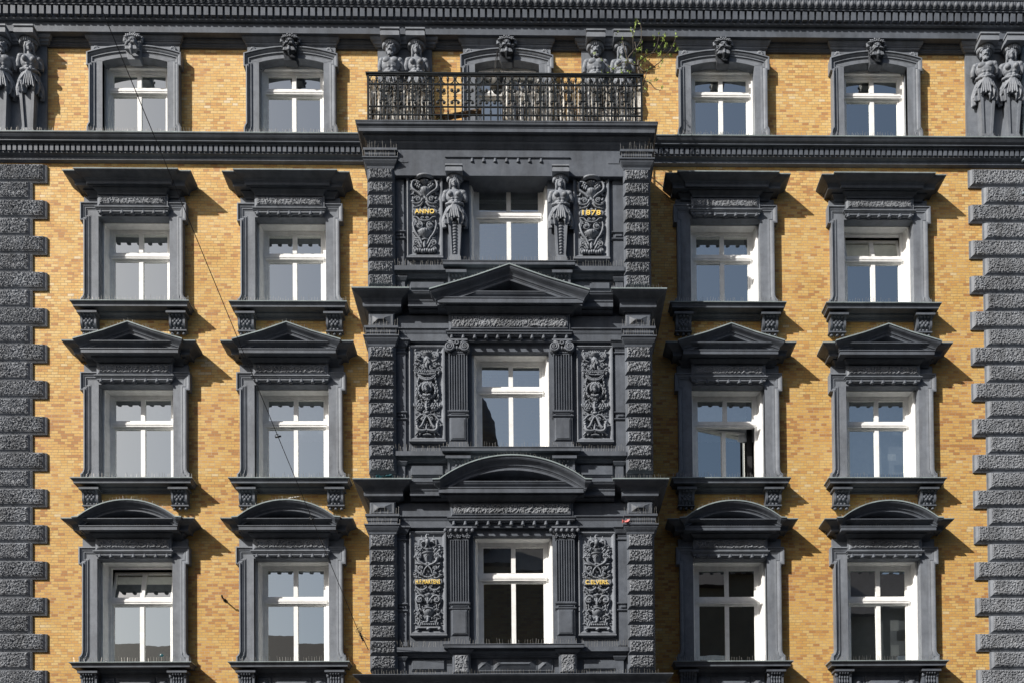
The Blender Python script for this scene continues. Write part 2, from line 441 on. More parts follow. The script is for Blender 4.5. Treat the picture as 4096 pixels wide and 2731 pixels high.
# ground storey, plain grey banded stucco
mb = MB()
for i in range(9):
    mb.frustum(XL, XR, .3+i*.5, .8+i*.5, 0, .14, .04)
mb.box(XL, XR, -.5, .02, 0, 4.999)
mb.build('ground_storey_wall', 'grey', B)
# shell behind: sides, roof and dim rooms
mb = MB()
mb.box(XL, XL+.4, -11, 0, 0, ZTOP); mb.box(XR-.4, XR, -11, 0, 0, ZTOP); mb.box(XL, XR, -11.4, -11, 0, ZTOP)
mb.box(XL, XR, -11.4, .1, ZTOP, ZTOP+.3)
mb.build('side_and_roof_shell', 'render2', B)
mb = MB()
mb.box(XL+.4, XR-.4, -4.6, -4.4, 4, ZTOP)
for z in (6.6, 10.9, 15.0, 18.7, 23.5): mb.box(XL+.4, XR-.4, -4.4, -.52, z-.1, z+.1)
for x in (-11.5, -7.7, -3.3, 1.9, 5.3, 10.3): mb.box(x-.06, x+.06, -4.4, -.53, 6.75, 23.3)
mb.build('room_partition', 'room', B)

# ------------------------------------------------------------------ profiles
def crown(pt, pw, h=.33, cy=.12, fa=.09, cyr=.165):
    """cyma + fascia + soffit + bed mould"""
    q = [(pt, 0), (pt, -.018), (pt-.012, -.022)]
    for i in range(1, 7):
        t = i/6; q.append((pt-.012-cyr*(t-.12*math.sin(2*PI*t)), -.022-(cy-.022)*t))
    p2 = pt-cyr-.012
    q += [(p2, -cy-.012), (p2-.012, -cy-.014), (p2-.012, -cy-.03), (p2-.02, -cy-.032), (p2-.02, -cy-fa), (p2-.05, -cy-fa), (p2-.05, -cy-fa+.015),
          (pw+.13, -cy-fa+.012), (pw+.13, -cy-fa-.02), (pw+.115, -cy-fa-.02)]
    hb = h-(cy+fa+.02)
    for i in range(1, 5):
        t = i/4; q.append((pw+.115-.07*math.sin(t*PI/2), -cy-fa-.02-hb*.75*t))
    q += [(pw+.045, -h+.012), (pw+.02, -h+.012), (pw+.02, -h)]
    return q
def sillprof(pt, pw, h=.2):
    return [(pt, 0), (pt, -.015), (pt-.02, -.02), (pt-.035, -.045), (pt-.04, -.06), (pt-.05, -.062), (pt-.05, -.105), (pt-.07, -.105), (pt-.07, -.095),
            (pw+.11, -.10), (pw+.10, -.13), (pw+.06, -.16), (pw+.055, -.175), (pw+.03, -.18), (pw+.03, -h)]

def rough_grid(mb, x0, x1, z0, z1, p, amp=.022, cell=.018, seed=0, edge=True):
    nx = max(3, int((x1-x0)/cell)); nz = max(3, int((z1-z0)/cell)); vs = []; fs = []
    for j in range(nz+1):
        for i in range(nx+1):
            x = x0+(x1-x0)*i/nx; z = z0+(z1-z0)*j/nz
            e = i in (0, nx) or j in (0, nz)
            q = noise.noise(Vector((x*30+seed*7.3, z*34, seed*3.1)))*.8+noise.noise(Vector((x*62, z*70, seed*5.7)))*.8
            d = 0 if (e and edge) else amp*(q+.4)
            jx = 0 if e else random.uniform(-.2, .2)*cell; jz = 0 if e else random.uniform(-.2, .2)*cell
            vs.append((x+jx, -(p+max(d, -.02)), z+jz))
    for j in range(nz):
        for i in range(nx):
            a = j*(nx+1)+i; fs.append((a, a+1, a+nx+2, a+nx+1))
    return mb.add(vs, fs, False)

def bracket(kind='scale', w=.36, h=.36, p0=.05, p1=.30):
    """console: S-curved front, raised side scrolls, carved front, drops below"""
    mb = MB(); n = 12; L = []; hw = w/2
    for i in range(n+1):
        t = i/n; z = -h*t; p = p0+(p1-p0)*(1-.62*t)-(.03*math.sin(t*2*PI))
        L.append((p, z))
    for sx in (-1, 1):
        a, b = sx*hw, sx*(hw-.05)
        x0, x1 = min(a, b), max(a, b); vs = []; fs = []
        for x in (x0, x1):
            for p, z in L: vs.append((x, -p-.015, z))
            for p, z in L: vs.append((x, -p0+.05, z))
        m = n+1
        for i in range(n):
            fs += [(i, i+1, 2*m+i+1, 2*m+i), (i, i+m, i+m+1, i+1), (2*m+i, 2*m+i+1, 3*m+i+1, 3*m+i)]
        fs += [(0, 2*m, 3*m, m), (n, n+m, 3*m+n, 2*m+n)]
        mb.add(vs, fs)
    vs = []; fs = []; m = n+1
    for x in (-hw+.045, hw-.045):
        for p, z in L: vs.append((x, -p+.012, z))
    for i in range(n): fs.append((i, i+1, m+i+1, m+i))
    mb.add(vs, fs)
    if kind == 'scale':
        rows = 5
        for j in range(rows):
            k = 3 if j % 2 == 0 else 2
            for i in range(k):
                x = (i-(k-1)/2)*.085; t = (j+.5)/rows; q = L[min(n, int(t*n+.5))]
                mb.ell((x, -q[0]+.004, q[1]), (.038, .026, .042), 8, 5)
    else:
        for i in range(4):
            x = (i-1.5)*.062; mb.tube([(x, -q[0]-.002, q[1]) for q in L[:-1]], .022, 6)
            for j in (1, 4, 7): mb.ell((x, -L[j][0]-.02, L[j][1]), (.026, .02, .04), 6, 5)
        for sx in (-1, 1): mb.tube([(sx*(hw-.06), -p1+.08, -.08), (sx*(hw+.012), -p1+.08, -.08)], .05, 10)
    q = L[-1]
    mb.box(-hw-.02, hw+.02, p0-.04, q[0]+.04, -h-.03, -h)
    for i in range(3):
        x = (i-1)*(hw-.05); mb.lathe((x, -q[0]+.02, -h-.03), [(.028, 0), (.042, -.055), (.042, -.068), (.01, -.075)], 10)
    return mb

# ------------------------------------------------------------------ side window surrounds
def ear_path(wo, we, zb, zt, bot=.0, foot=True):
    P = []
    if foot:
        P += [(-wo-.075, bot), (-wo-.075, bot+.20)]
        for i in range(1, 6):
            a = i/5*PI/2; P.append((-wo-.075+.075*math.sin(a), bot+.20+.12*(1-math.cos(a))+.02*i/5))
        P += [(-wo, bot+.36)]
    else: P += [(-wo, bot)]
    P += [(-wo, zb), (-we, zb), (-we, zt)]
    return P + [(-x, z) for x, z in reversed(P)]
ARCH_PROF = [(0, 0), (0, .17), (.028, .175), (.03, .155), (.055, .15), (.085, .135), (.10, .12), (.102, .132), (.122, .13), (.125, .115), (.15, .112), (.152, .06)]
def make_surround(r):
    d = ROWS[r]; zt = d['zt']; hw = d['w']/2
    s = MB()
    s.sweep(ear_path(d['wo'], d['we'], d['earb'], d['ear']), ARCH_PROF)
    # flat inner band
    pf = .104
    for sx in (-1, 1):
        a, b = sorted((sx*(d['wo']-.02), sx*hw)); s.box(a, b, 0, pf, 0, zt)
        a, b = sorted((sx*(d['wo']+.055), sx*(d['wo']-.022))); s.box(a, b, 0, pf, 0.002, .26)
        # curled foot of the inner moulding
        s.tube([(sx*(d['wo']-.10), -.125, .30-.012*i) if i < 6 else (sx*(d['wo']-.10+.012*(i-6)), -.125, .23-.012*(i-6)) for i in range(12)], .014, 6)
        s.box(*sorted((sx*(d['wo']+.06), sx*(hw+.02))), .1, .13, 0.003, .045)
        # deep reveal cheeks
        s.box(*sorted((sx*hw, sx*(hw+.05))), -.14, pf-.002, 0.004, zt-.001)
    s.box(-d['we']+.02, d['we']-.02, 0, pf, zt+.0, d['ear']-.02)
    s.box(-hw-.05, hw+.05, -.14, pf-.004, zt+.001, zt+.05)
    # neck behind frieze
    nk = d['we']-.06
    s.box(-nk, nk, 0, .085, d['ear']-.015, d['hb']+.06)
    # frieze tablet frame with shelf below
    z0, z1 = d['pz']; pn = d['pn']
    s.box(-pn, pn, .05, .19, z0, z1+.03)
    s.frustum(-pn+.02, pn-.02, z0+.025, z1-.01, .19, .215, .035)
    s.cornice(-pn+.0, pn-.0, z0, [(.235, 0), (.235, -.02), (.215, -.025), (.21, -.05), (.19, -.06), (.185, -.10), (.17, -.10), (.16, -.12)], .19)
    o = s.build('window_surround', 'grey')
    t = MB(); rough_grid(t, -pn+.07, pn-.07, z0+.065, z1-.05, .222, .024, seed=r); t.build('roughcast_tablet', 'rough', o)
    gt = MB()
    for i in range(7):
        x = -d['gut']+2*d['gut']*i/6
        gt.lathe((x, -.16, z0-.10), [(.036, .05), (.04, 0.0), (.052, -.035), (.052, -.052), (.02, -.06)], 12)
    gt.box(-d['gut']-.05, d['gut']+.05, .10, .175, z0-.075, z0-.05)
    gt.build('drop_row', 'grey', o)
    # hood
    h = MB(); ht = d['ht']; H = ht-d['hb']+.005
    hwid = d['hw']-(.54-.10); hcid = d['hc']-(.62-.19)
    h.cornice(-hwid, hwid, ht, crown(.54, .08, H), .10)
    if d['kind'] == 'flat':
        h.cornice(-hcid, hcid, ht+.003, crown(.60, .17, H-.01), .19, .1)
        xs = None
    else:
        low = [(.50, 0), (.50, -.02), (.485, -.022), (.485, -.10), (.46, -.10), (.46, -.085)] + [q for q in [(.32, -.088), (.32, -.12), (.30, -.12), (.25, -.17), (.22, -.185), (.19, -.185), (.19, -.20)]]
        h.cornice(-hcid, hcid, ht-.15, low, .19, .1)
        W_ = d['hc']-.13; rise = .40
        if d['kind'] == 'tri': hf = lambda x: rise*(1-min(1, abs(x)/W_)); xs = [-W_, -W_/2, 0, W_/2, W_]
        else:
            R_ = (W_*W_+rise*rise)/(2*rise)
            hf = lambda x: math.sqrt(max(0, R_*R_-x*x))-(R_-rise)
            xs = [W_*math.sin(-PI/2+PI*i/24)*1.0 for i in range(25)]
        rk = [(.61, 0), (.61, -.02), (.597, -.025)]
        for i in range(1, 7):
            t_ = i/6; rk.append((.597-.10*(t_-.12*math.sin(2*PI*t_)), -.025-.115*t_))
        rk += [(.475, -.15), (.47, -.165), (.462, -.165), (.462, -.205), (.44, -.21), (.435, -.20), (.11, -.205)]
        h.cornice(xs[0], xs[-1], ht+.004, rk, .48, .16, h=hf, xs=xs)
        pl = [(x, ht-.16) for x in (xs[0]*.97, xs[-1]*.97)] + [(x*.97, ht-.10+hf(x)) for x in reversed(xs)]
        h.plate(pl, .03, .12)
        sp = MB(); spikes(sp, -W_*.55, W_*.55, .40, ht-.15, .12); sp.build('bird_spikes', 'spike', o)
        sp = MB(); spikes(sp, -W_, W_, .55, 0, .09, .08, z1=lambda x: ht+.01+hf(x)); sp.build('bird_spikes', 'spike', o)
    h.build('hood', 'grey', o)
    zc = MB(); 
    if d['kind'] == 'flat': zc.box(-d['hc'], d['hc'], .1, .605, ht-.006, ht+.016); sp = MB(); spikes(sp, -d['hc'], d['hc'], .3, ht, .12, .07); sp.build('bird_spikes', 'spike', o)
    else:
        for a, b in zip(xs, xs[1:]):
            ea = a-.13 if a == xs[0] else a; eb = b+.13 if b == xs[-1] else b
            zc.add([(ea, -.614, ht+.016+hf(a)), (eb, -.614, ht+.016+hf(b)), (eb, -.1, ht+.016+hf(b)), (ea, -.1, ht+.016+hf(a)), (ea, -.614, ht-.012+hf(a)), (eb, -.614, ht-.012+hf(b))], [(0, 1, 2, 3), (4, 5, 1, 0)])
    zc.build('flashing', 'zinc', o, recalc=False)
    for sa, sb in ((-d['hw']-.005, -d['hc']+.02), (d['hc']-.02, d['hw']+.005)):
        zc = MB(); zc.box(sa, sb, .05, .545, ht-.008, ht+.011); zc.build('flashing', 'zinc', o)
    # sill
    sl_ = MB(); ws = 1.40 if r > 2 else 1.37
    sl_.cornice(-ws+.33, ws-.33, 0, sillprof(.40, .03, .22), .07, -.3)
    sl_.build('sill', 'grey', o)
    zc = MB(); zc.box(-ws-.004, ws+.004, -.1, .405, -.006, .012); zc.build('flashing', 'zinc', o)
    sp = MB(); spikes(sp, -ws+.03, ws-.03, .33, .012, .12, .06, seed=r); sp.build('bird_spikes', 'spike', o)
    for sx in (-1, 1):
        b_ = MB(); b_.join(bracket('scale' if r < 4 else 'scroll', .37, .33 if r < 4 else .42, .02, .26), Matrix.Translation((sx*1.03, 0, -.20))); 
        cap = MB(); b_.box(sx*1.03-.23, sx*1.03+.23, 0, .29, -.215, -.16)
        b_.build('bracket', 'grey', o)
    if r == 4:
        ap = MB(); ap.box(-.82, .82, .0, .05, -.95, -.2)
        for a, b in ((-.8, -.48), (-.46, .46), (.48, .8)): 
            ap.frustum(a, b, -.75, -.27, .05, .07, .02); 
            ap.frustum(a+.04, b-.04, -.71, -.31, .06, .12, min(.15, (b-a)/2-.05))
        ap.build('apron', 'grey', o)
    return o
def bracket_cap(): pass
GRP = {2: 'straight hooded window surrounds', 3: 'triangular pediment window surrounds', 4: 'arched pediment window surrounds'}
for r in (2, 3, 4):
    o = make_surround(r); o.parent = B
    for c in range(4):
        x, z = WINPOS[(r, c)]
        if c == 0: o.location = (x, 0, z)
        else: copy_tree(o, B, (x, 0, z))

# ------------------------------------------------------------------ windows
WR = random.Random(21)
def make_window(w, h, tr, parent, x, y, z, tilt=None, arch=0.0, blind=0.0, yb=.20, edge=.10):
    """w,h of the masonry opening above the sill; y of the grey reveal's inner edge; tr = transom (z0,z1)"""
    hw = w/2; fo = hw-edge           # outer half width of the frame
    top = h-.03
    m = MB()                # yb = depth of the white lining
    # lining boards (splayed) and their outer fillet
    def lin(x0, x1, xx0, xx1, z0, z1):
        m.add([(x0, 0, z0), (x1, 0, z0), (xx1, yb, z0), (xx0, yb, z0), (x0, 0, z1), (x1, 0, z1), (xx1, yb, z1), (xx0, yb, z1)],
              [(0, 3, 2, 1), (4, 5, 6, 7), (0, 1, 5, 4), (1, 2, 6, 5), (2, 3, 7, 6), (3, 0, 4, 7)])
    for sx in (-1, 1):
        lin(sx*(hw+.04), sx*(hw-.04), sx*(hw+.04), sx*(fo+.012), -.05, h+arch+.06)
        m.box(*sorted((sx*(hw-.035), sx*(hw-.06))), -.10, -.06, 0, h-.04)
    # head board
    m.add([(-hw, 0, h-.015), (hw, 0, h-.015), (fo, yb, top+.0), (-fo, yb, top+.0), (-hw, 0, h+arch+.08), (hw, 0, h+arch+.08), (fo, yb, h+arch+.08), (-fo, yb, h+arch+.08)],
          [(0, 3, 2, 1), (4, 5, 6, 7), (0, 1, 5, 4), (1, 2, 6, 5), (2, 3, 7, 6), (3, 0, 4, 7)])
    # frame
    def fb(x0, x1, z0, z1, ya, yb_): m.box(x0, x1, -yb_, -ya, z0, z1)
    yf = yb
    for sx in (-1, 1): fb(*sorted((sx*(fo+.02), sx*(fo-.055))), 0, top+.01, yf, yf+.09)
    fb(-fo+.054, fo-.054, top-.05, top+.008, yf, yf+.09); fb(-fo+.054, fo-.054, -.02, .05, yf, yf+.09)
    fb(-fo+.054, fo-.054, tr[0], tr[1], yf-.035, yf+.08)
    fb(-fo+.03, fo-.03, tr[0]+.035, tr[1]-.04, yf-.05, yf-.034)
    fb(-fo+.03, fo-.03, tr[0]-.008, tr[0]+.012, yf-.045, yf-.034)
    o = m.build('window', 'white', parent, (x, y, z))
    def sash(z0, z1, name, tl=None):
        q = MB(); a = fo-.057; t = .05
        X = lambda x0, x1, zz0, zz1, d0=.0, d1=.055: q.box(x0, x1, -(d1), -(d0), zz0, zz1)
        H = z1-z0
        X(-a, -a+t, 0, H); X(a-t, a, 0, H); X(-a+t, a-t, H-t, H-.001); X(-a+t, a-t, .001, t)
        X(-.05, .05, t, H-t, -.008, .05)
        s_ = q.build(name, 'white', o, (0, yf+.015, z0))
        ps = []
        for x0, x1 in ((-a+t, -.05), (.05, a-t)):
            g_ = MB(); g_.add([(x0-.003, 0, t-.003), (x1+.003, 0, t-.003), (x1+.003, 0, H-t+.003), (x0-.003, 0, H-t+.003)], [(0, 1, 2, 3)])
            ps.append(g_.build('glass_pane', 'glass', o, (0, yf+.045, z0), recalc=False)); ps[-1].rotation_euler = (WR.gauss(0, .004), 0, WR.gauss(0, .005))
        if tl == 'top':       # bottom-hung, leaning into the room
            for k in [s_]+ps: k.rotation_euler = (-math.radians(15), 0, 0)
            for k in ps: k.location = (0, yf+.015+.03*math.cos(math.radians(15)), z0-.03*math.sin(math.radians(15))*-1)
        if tl == 'side':      # hung on the left, swung into the room
            an = math.radians(11)
            R_ = Matrix.Translation((-a, yf+.015, z0)) @ Matrix.Rotation(an, 4, 'Z') @ Matrix.Translation((a, -(yf+.015), -z0))
            for k in [s_]+ps:
                k.matrix_local = R_ @ Matrix.Translation(k.location)
    sash(.05, tr[0]+.0, 'lower_sash', 'side' if tilt == 'side' else None)
    sash(tr[1]+.0, top-.05, 'upper_sash', 'top' if tilt == 'top' else None)
    if blind:
        bl = MB(); bl.box(-fo+.03, fo-.03, -(yf+.262), -(yf+.255), top-blind, top+.05); bl.box(-fo+.03, fo-.03, -(yf+.27), -(yf+.25), top-blind-.03, top-blind)
        bl.build('roller_blind', 'blind', o)
    return o
TILT = {(4, 0): 'top', (2, 3): 'top', (3, 2): 'side'}
BLIND = {(3, 1): .95, (3, 2): .95, (3, 3): 1.75, (2, 2): .42, (4, 3): 2.3, (2, 0): .3, (3, 0): .5, (4, 1): .2}
for r, d in ROWS.items():
    for c in range(4):
        x, z = WINPOS[(r, c)]
        make_window(d['w'], d['zt'], d['tr'], B, x, .12, z, TILT.get((r, c)), blind=BLIND.get((r, c), 0))

# ------------------------------------------------------------------ arched top floor surrounds
ZA = at(539, 247, .12)[1]-Z1S         # springing
CR = at(539, 229, .12)[1]-Z1S         # crown of the opening
EAR1 = at(347, 271, .12)[1]-Z1S
OUTC = at(539, 186, .15)[1]-Z1S
OUTE = at(347, 214, .15)[1]-Z1S
FASC_B = at(540, 129, .27)[1]         # underside of the fascia
def arc_pts(w_, z0, z1, n=16):
    rise = z1-z0; R_ = (w_*w_+rise*rise)/(2*rise)
    return [(w_*(-1+2*i/n), math.sqrt(max(0, R_*R_-(w_*(-1+2*i/n))**2))-(R_-rise)+z0) for i in range(n+1)]
def make_arched():
    s = MB(); wo, we = 1.05, 1.105
    P = [(-wo-.05, 0), (-wo-.05, .24), (-wo-.03, .31), (-wo, .35), (-wo, EAR1), (-we, EAR1)]
    top = arc_pts(we, OUTE, OUTC, 18)
    P = P+top+[(-x, z) for x, z in reversed(P)]
    s.sweep(P, [(0, 0), (0, .20), (.028, .205), (.03, .18), (.06, .175), (.08, .16), (.095, .14), (.097, .152), (.12, .15), (.123, .13), (.15, .125), (.152, .06)])
    hw = .76; pf = .122
    for sx in (-1, 1):
        s.box(*sorted((sx*(wo-.02), sx*hw)), 0, pf, 0, ZA)
        s.box(*sorted((sx*(wo+.03), sx*(wo-.022))), 0, pf, 0.002, .27)
        s.box(*sorted((sx*hw, sx*(hw+.05))), -.16, pf-.002, .004, ZA)
        s.tube([(sx*(wo-.10), -.14, .29-.012*i) if i < 6 else (sx*(wo-.10+.012*(i-6)), -.14, .22-.012*(i-6)) for i in range(12)], .014, 6)
    # arch soffit and spandrel plate
    inner = arc_pts(hw, ZA, CR, 18); outer = arc_pts(we-.06, OUTE-.1, OUTC-.06, 18)
    vs = []; fs = []
    for (xi, zi), (xo, zo) in zip(inner, outer):
        vs += [(xi, .16, zi), (xi, -pf, zi), (xo, -pf, zo)]
    for i in range(18):
        a = 3*i; fs += [(a, a+1, a+4, a+3), (a+1, a+2, a+5, a+4)]
    s.add(vs, fs)
    s.box(-wo+.02, -hw, 0.0, pf-.003, ZA, ZA+.28); s.box(hw, wo-.02, 0.0, pf-.003, ZA, ZA+.28)
    # spandrel field up to the moulding block
    T = FASC_B-Z1S
    s.box(-1.04, 1.04, 0, .095, CR+.03, T-.15)
    s.cornice(-1.04, 1.04, T, [(.20, 0), (.20, -.03), (.17, -.07), (.15, -.085), (.15, -.10), (.13, -.105), (.13, -.15), (.11, -.155), (.11, -.17)], .095)
    o = s.build('arched_window_surround', 'grey')
    for sx in (-1, 1):
        q = MB(); zc_ = T-.30
        for i in range(10):
            a = 2*PI*i/10; q.ell((sx*.90+.052*math.cos(a), -.125, zc_+.052*math.sin(a)), (.024, .035, .04), 8, 6, Matrix.Rotation(-a+PI/2, 3, 'Y'))
        q.ell((sx*.90, -.12, zc_), (.03, .03, .03), 8, 6); q.build('rosette', 'sculpt', o)
    sp = MB(); spikes(sp, -1.0, 1.0, .3, 0, .11, .055); sp.build('bird_spikes', 'spike', o)
    return o
def head_shape(m, cx_, cy_, cz_, s, female=False, beard=True):
    """head looking towards the street (-y); s = half head height"""
    V = lambda x, y, z: (cx_+x*s, cy_+y*s, cz_+z*s)
    E = lambda x, y, z, a, b, c, rot=None: m.ell(V(x, y, z), (a*s, b*s, c*s), 12, 8, rot)
    E(0, 0, .1, .72, .8, .9); E(0, -.35, -.35, .5, .45, .6)
    E(0, -.62, .36, .55, .22, .12)                       # brow
    m.tube([V(0, -.74, .28), V(0, -.98, -.12), V(0, -.86, -.18)], [.10*s, .17*s, .13*s], 8)
    for k in (-1, 1):
        E(k*.30, -.62, -.12, .2, .2, .18); E(k*.27, -.70, .17, .12, .08, .07)
        E(k*.12, -.86, -.14, .1, .1, .08)
    E(0, -.74, -.40, .2, .14, .055); E(0, -.72, -.52, .17, .13, .06); E(0, -.6, -.78, .2, .2, .16)
def make_mask():
    m = MB(); z0 = .0
    # keystone behind: wider at the top
    k = MB(); 
    # face
    s = .165
    head_shape(m, 0, -.30, .37, s)
    # deep set eye ridges, crown of leaves, pointed ears, moustache and beard
    for i in range(9):
        a = -1.15+2.3*i/8; L_ = .12+.03*(i % 2)
        x, z = .13*math.sin(a), .47+.07*math.cos(a)
        m.tube([(x, -.30, z), (x*1.4, -.34, z+L_*.55*math.cos(a*.7)), (x*1.7, -.32, z+L_*math.cos(a*.8))], [.032, .028, .008], 6)
    for i in range(6):
        a = -1+2*i/5; m.ell((.09*a*1.4, -.375, .525+.02*math.cos(a*2)), (.028, .028, .03), 8, 6)
    for sx in (-1, 1):
        m.tube([(sx*.13, -.25, .36), (sx*.20, -.28, .45), (sx*.235, -.24, .58)], [.03, .045, .008], 8)      # ear
        m.tube([(sx*.015, -.475, .295), (sx*.07, -.475, .27), (sx*.12, -.43, .22), (sx*.155, -.39, .20), (sx*.165, -.38, .235)], [.03, .036, .032, .024, .014], 8)
        for j in range(5): m.ell((sx*(.135+.01*(j % 2)), -.30, .40-.05*j), (.03, .04, .03), 8, 6)
        for j in range(3):
            m.tube([(sx*(.03+.035*j), -.42, .21), (sx*(.04+.04*j), -.42, .12), (sx*(.02+.035*j), -.36, .03+.02*j)], [.03, .034, .012], 7)
    m.tube([(0, -.45, .22), (0, -.45, .12), (0, -.38, .0)], [.03, .038, .015], 7)
    key = MB(); key.add([(-.14, .0, -.02), (.14, 0, -.02), (.225, 0, .60), (-.225, 0, .60), (-.14, -.24, -.02), (.14, -.24, -.02), (.225, -.27, .60), (-.225, -.27, .60)],
                        [(0, 3, 2, 1), (4, 5, 6, 7), (0, 1, 5, 4), (1, 2, 6, 5), (2, 3, 7, 6), (3, 0, 4, 7)])
    m.join(key)
    return fuse(m, 'keystone_mask', .0065, 0)
MASK = make_mask()
o = make_arched(); o.parent = B
masktop = FASC_B-Z1S
for c in range(5):
    x, z = WINPOS[(1, c)]
    if c == 0: o.location = (x, 0, z); q = o
    else: q = copy_tree(o, B, (x, 0, z))
    link('keystone_mask', MASK, 'sculpt', q, (0, 0, masktop-.57), (1, .8, .86))
for c in range(5):
    x, z = WINPOS[(1, c)]
    zb = -.55 if c == 2 else 0
    tz = at(540, 373, -.18)[1]-Z1S
    w_ = make_window(1.52, CR-.07-zb, (tz-.055-zb, tz+.055-zb), B, x, .10, z+zb, None, arch=.14, yb=.05, edge=.035)

# ------------------------------------------------------------------ string course and main cornice
BX0 = at(1470, 800, 1.5)[0]; BX1 = at(2594, 800, 1.5)[0]        # bay outer edges
def long_band(z, prof, name, x0=XL, x1=XR, mat='grey', pb=0, extra=None, le=False, re=False):
    m = MB(); m.cornice(x0, x1, z, prof, pb, 0, le, re)
    if extra: extra(m)
    return m.build(name, mat, B)
SC = [(.36, 0), (.36, -.02), (.345, -.024), (.335, -.05), (.31, -.085), (.285, -.105), (.27, -.11), (.27, -.145), (.25, -.145), (.25, -.138), (.205, -.14), (.205, -.18)]
def dent(m, lo, hi):
    x = XL
    while x < XR:
        if lo <= x < hi: m.box(x, x+.078, .14, .20, Z1S-.328, Z1S-.188)
        x += .1235
SC += [(.15, -.185), (.15, -.335), (.165, -.34), (.165, -.355), (.14, -.362), (.11, -.382), (.10, -.39), (.085, -.392), (.085, -.455), (.10, -.46), (.10, -.472), (.05, -.485), (.04, -.49)]
long_band(Z1S, SC, 'string_course', XL, BX0+.1, extra=None)
long_band(Z1S, SC, 'string_course', BX1-.1, XR)
for lo_, hi_ in ((XL, BX0-.05), (BX1-.05, XR)):
    dm = MB(); dent(dm, lo_, hi_); dm.build('string_course_dentils', 'grey', B)
    m = MB(); m.box(lo_, hi_, -.1, .365, Z1S-.008, Z1S+.012); m.build('string_course_flashing', 'zinc', B)
for a, b in ((XL+1.5, BX0), (BX1, XR-1)):
    m = MB(); spikes(m, a, b, .30, Z1S+.01, .12, .06); m.build('bird_spikes', 'spike', B)
F = FASC_B; FT = at(540, 94, .27)[1]; DB = at(540, 61, .40)[1]; DT = at(540, 21, .42)[1]
MC = [(.68, DT+.62-F), (.68, DT+.55-F), (.62, DT+.47-F), (.60, DT+.34-F), (.52, DT+.34-F), (.51, DT+.27-F), (.50, DT+.22-F), (.48, DT+.20-F), (.44, DT+.06-F), (.45, DT+.04-F), (.43, DT+.03-F), (.43, DT-F),
      (.34, DT-F), (.34, DB-F-.01), (.345, DB-F-.02), (.34, DB-F-.05), (.32, (DB+FT)/2-F-.02), (.31, (DB+FT)/2-F-.03), (.305, FT-F+.05), (.295, FT-F+.045), (.285, FT-F+.015), (.27, FT-F+.01), (.27, 0), (.12, 0.001), (.12, -.05), (.105, -.05), (.09, -.085), (.07, -.09), (.07, -.13), (.05, -.14), (.05, -.165), (.03, -.17)]
long_band(F, MC, 'main_cornice')
m = MB(); x = XL
while x < XR: m.box(x, x+.108, .32, .415, DB+.005, DT-.012); x += .1655
m.build('cornice_dentils', 'grey', B)
m = MB(); x = XL
while x < XR:
    m.ell((x, -.47, DT+.125), (.055, .045, .075), 8, 6)
    m.tube([(x-.062, -.48, DT+.20), (x-.066, -.48, DT+.12), (x-.04, -.47, DT+.05), (x, -.465, DT+.035), (x+.04, -.47, DT+.05), (x+.066, -.48, DT+.12), (x+.062, -.48, DT+.20)], .009, 4)
    x += .1655
m.build('egg_and_dart_moulding', 'sculpt', B)
m = MB(); m.box(XL, XR, -.2, .30, DT+.62, 24.5); m.box(XL-.01, XR+.01, -.2,   .69, DT+.622, DT+.64); m.build('parapet', 'grey', B)

# ------------------------------------------------------------------ corner quoins
def quoin_mesh(L, inner_left, seed):
    """L long; inner_left: the wall side (with return) is the left end"""
    m = MB(); H = .432; p = .088
    x0, x1 = 0, L
    zb, ztp = .0, H-.010
    # square slab, small step, then a shallow chamfer up to the rough field
    m.box(x0, x1, 0, .040, zb, ztp)
    m.box(x0+.022, x1-.022, .040, .052, zb+.018, ztp-.004)
    m.frustum(x0+.030, x1-.030, zb+.022, ztp-.006, .052, p, .050, bt=.006, bb=.040)
    f = MB(); rough_grid(f, x0+.088, x1-.088, zb+.070, ztp-.018, p+.001, .034, .016, seed)
    return m, f
ql = {}
def quoin_obj(L, seed):
    m, f = quoin_mesh(L, False, seed); o = m.build('quoin', 'grey'); f.build('roughcast_face', 'rough', o); return o
# courses: z levels from the photograph
def quoin_run(side):
    # period measured: 84.35 px (2352 scale) for two courses on both corners
    z_top = at(90, 646, .15)[1] if side < 0 else at(3990, 668, .15)[1]
    zb2 = at(90, 2599, .15)[1] if side < 0 else at(3990, 2598, .15)[1]
    n = 27
    ztops = [z_top-(z_top-zb2)*i/n for i in range(36)]
    H = (z_top-zb2)/n
    prot = {}
    rr = random.Random(3)
    for i, zt in enumerate(ztops):
        if zt < 4.6: break
        long_ = (i % 2 == 0)
        if side < 0:
            xe = at(187 if long_ else 128, 1400, .05)[0]; x0 = -14.15; 
        else:
            xe = at(3885 if long_ else 3940, 1400, .05)[0]; x0 = 13.55
        L = abs(x0-xe); key = (long_, i % 4)
        if key not in prot:
            prot[key] = quoin_obj(L, i+10*side); o = prot[key]; o.parent = B
        else: o = copy_tree(prot[key], B)
        o.location = (min(x0, xe), 0, zt-.432); o.scale = (1, 1, H/.432)
quoin_run(-1); quoin_run(1)
exec_bay = True
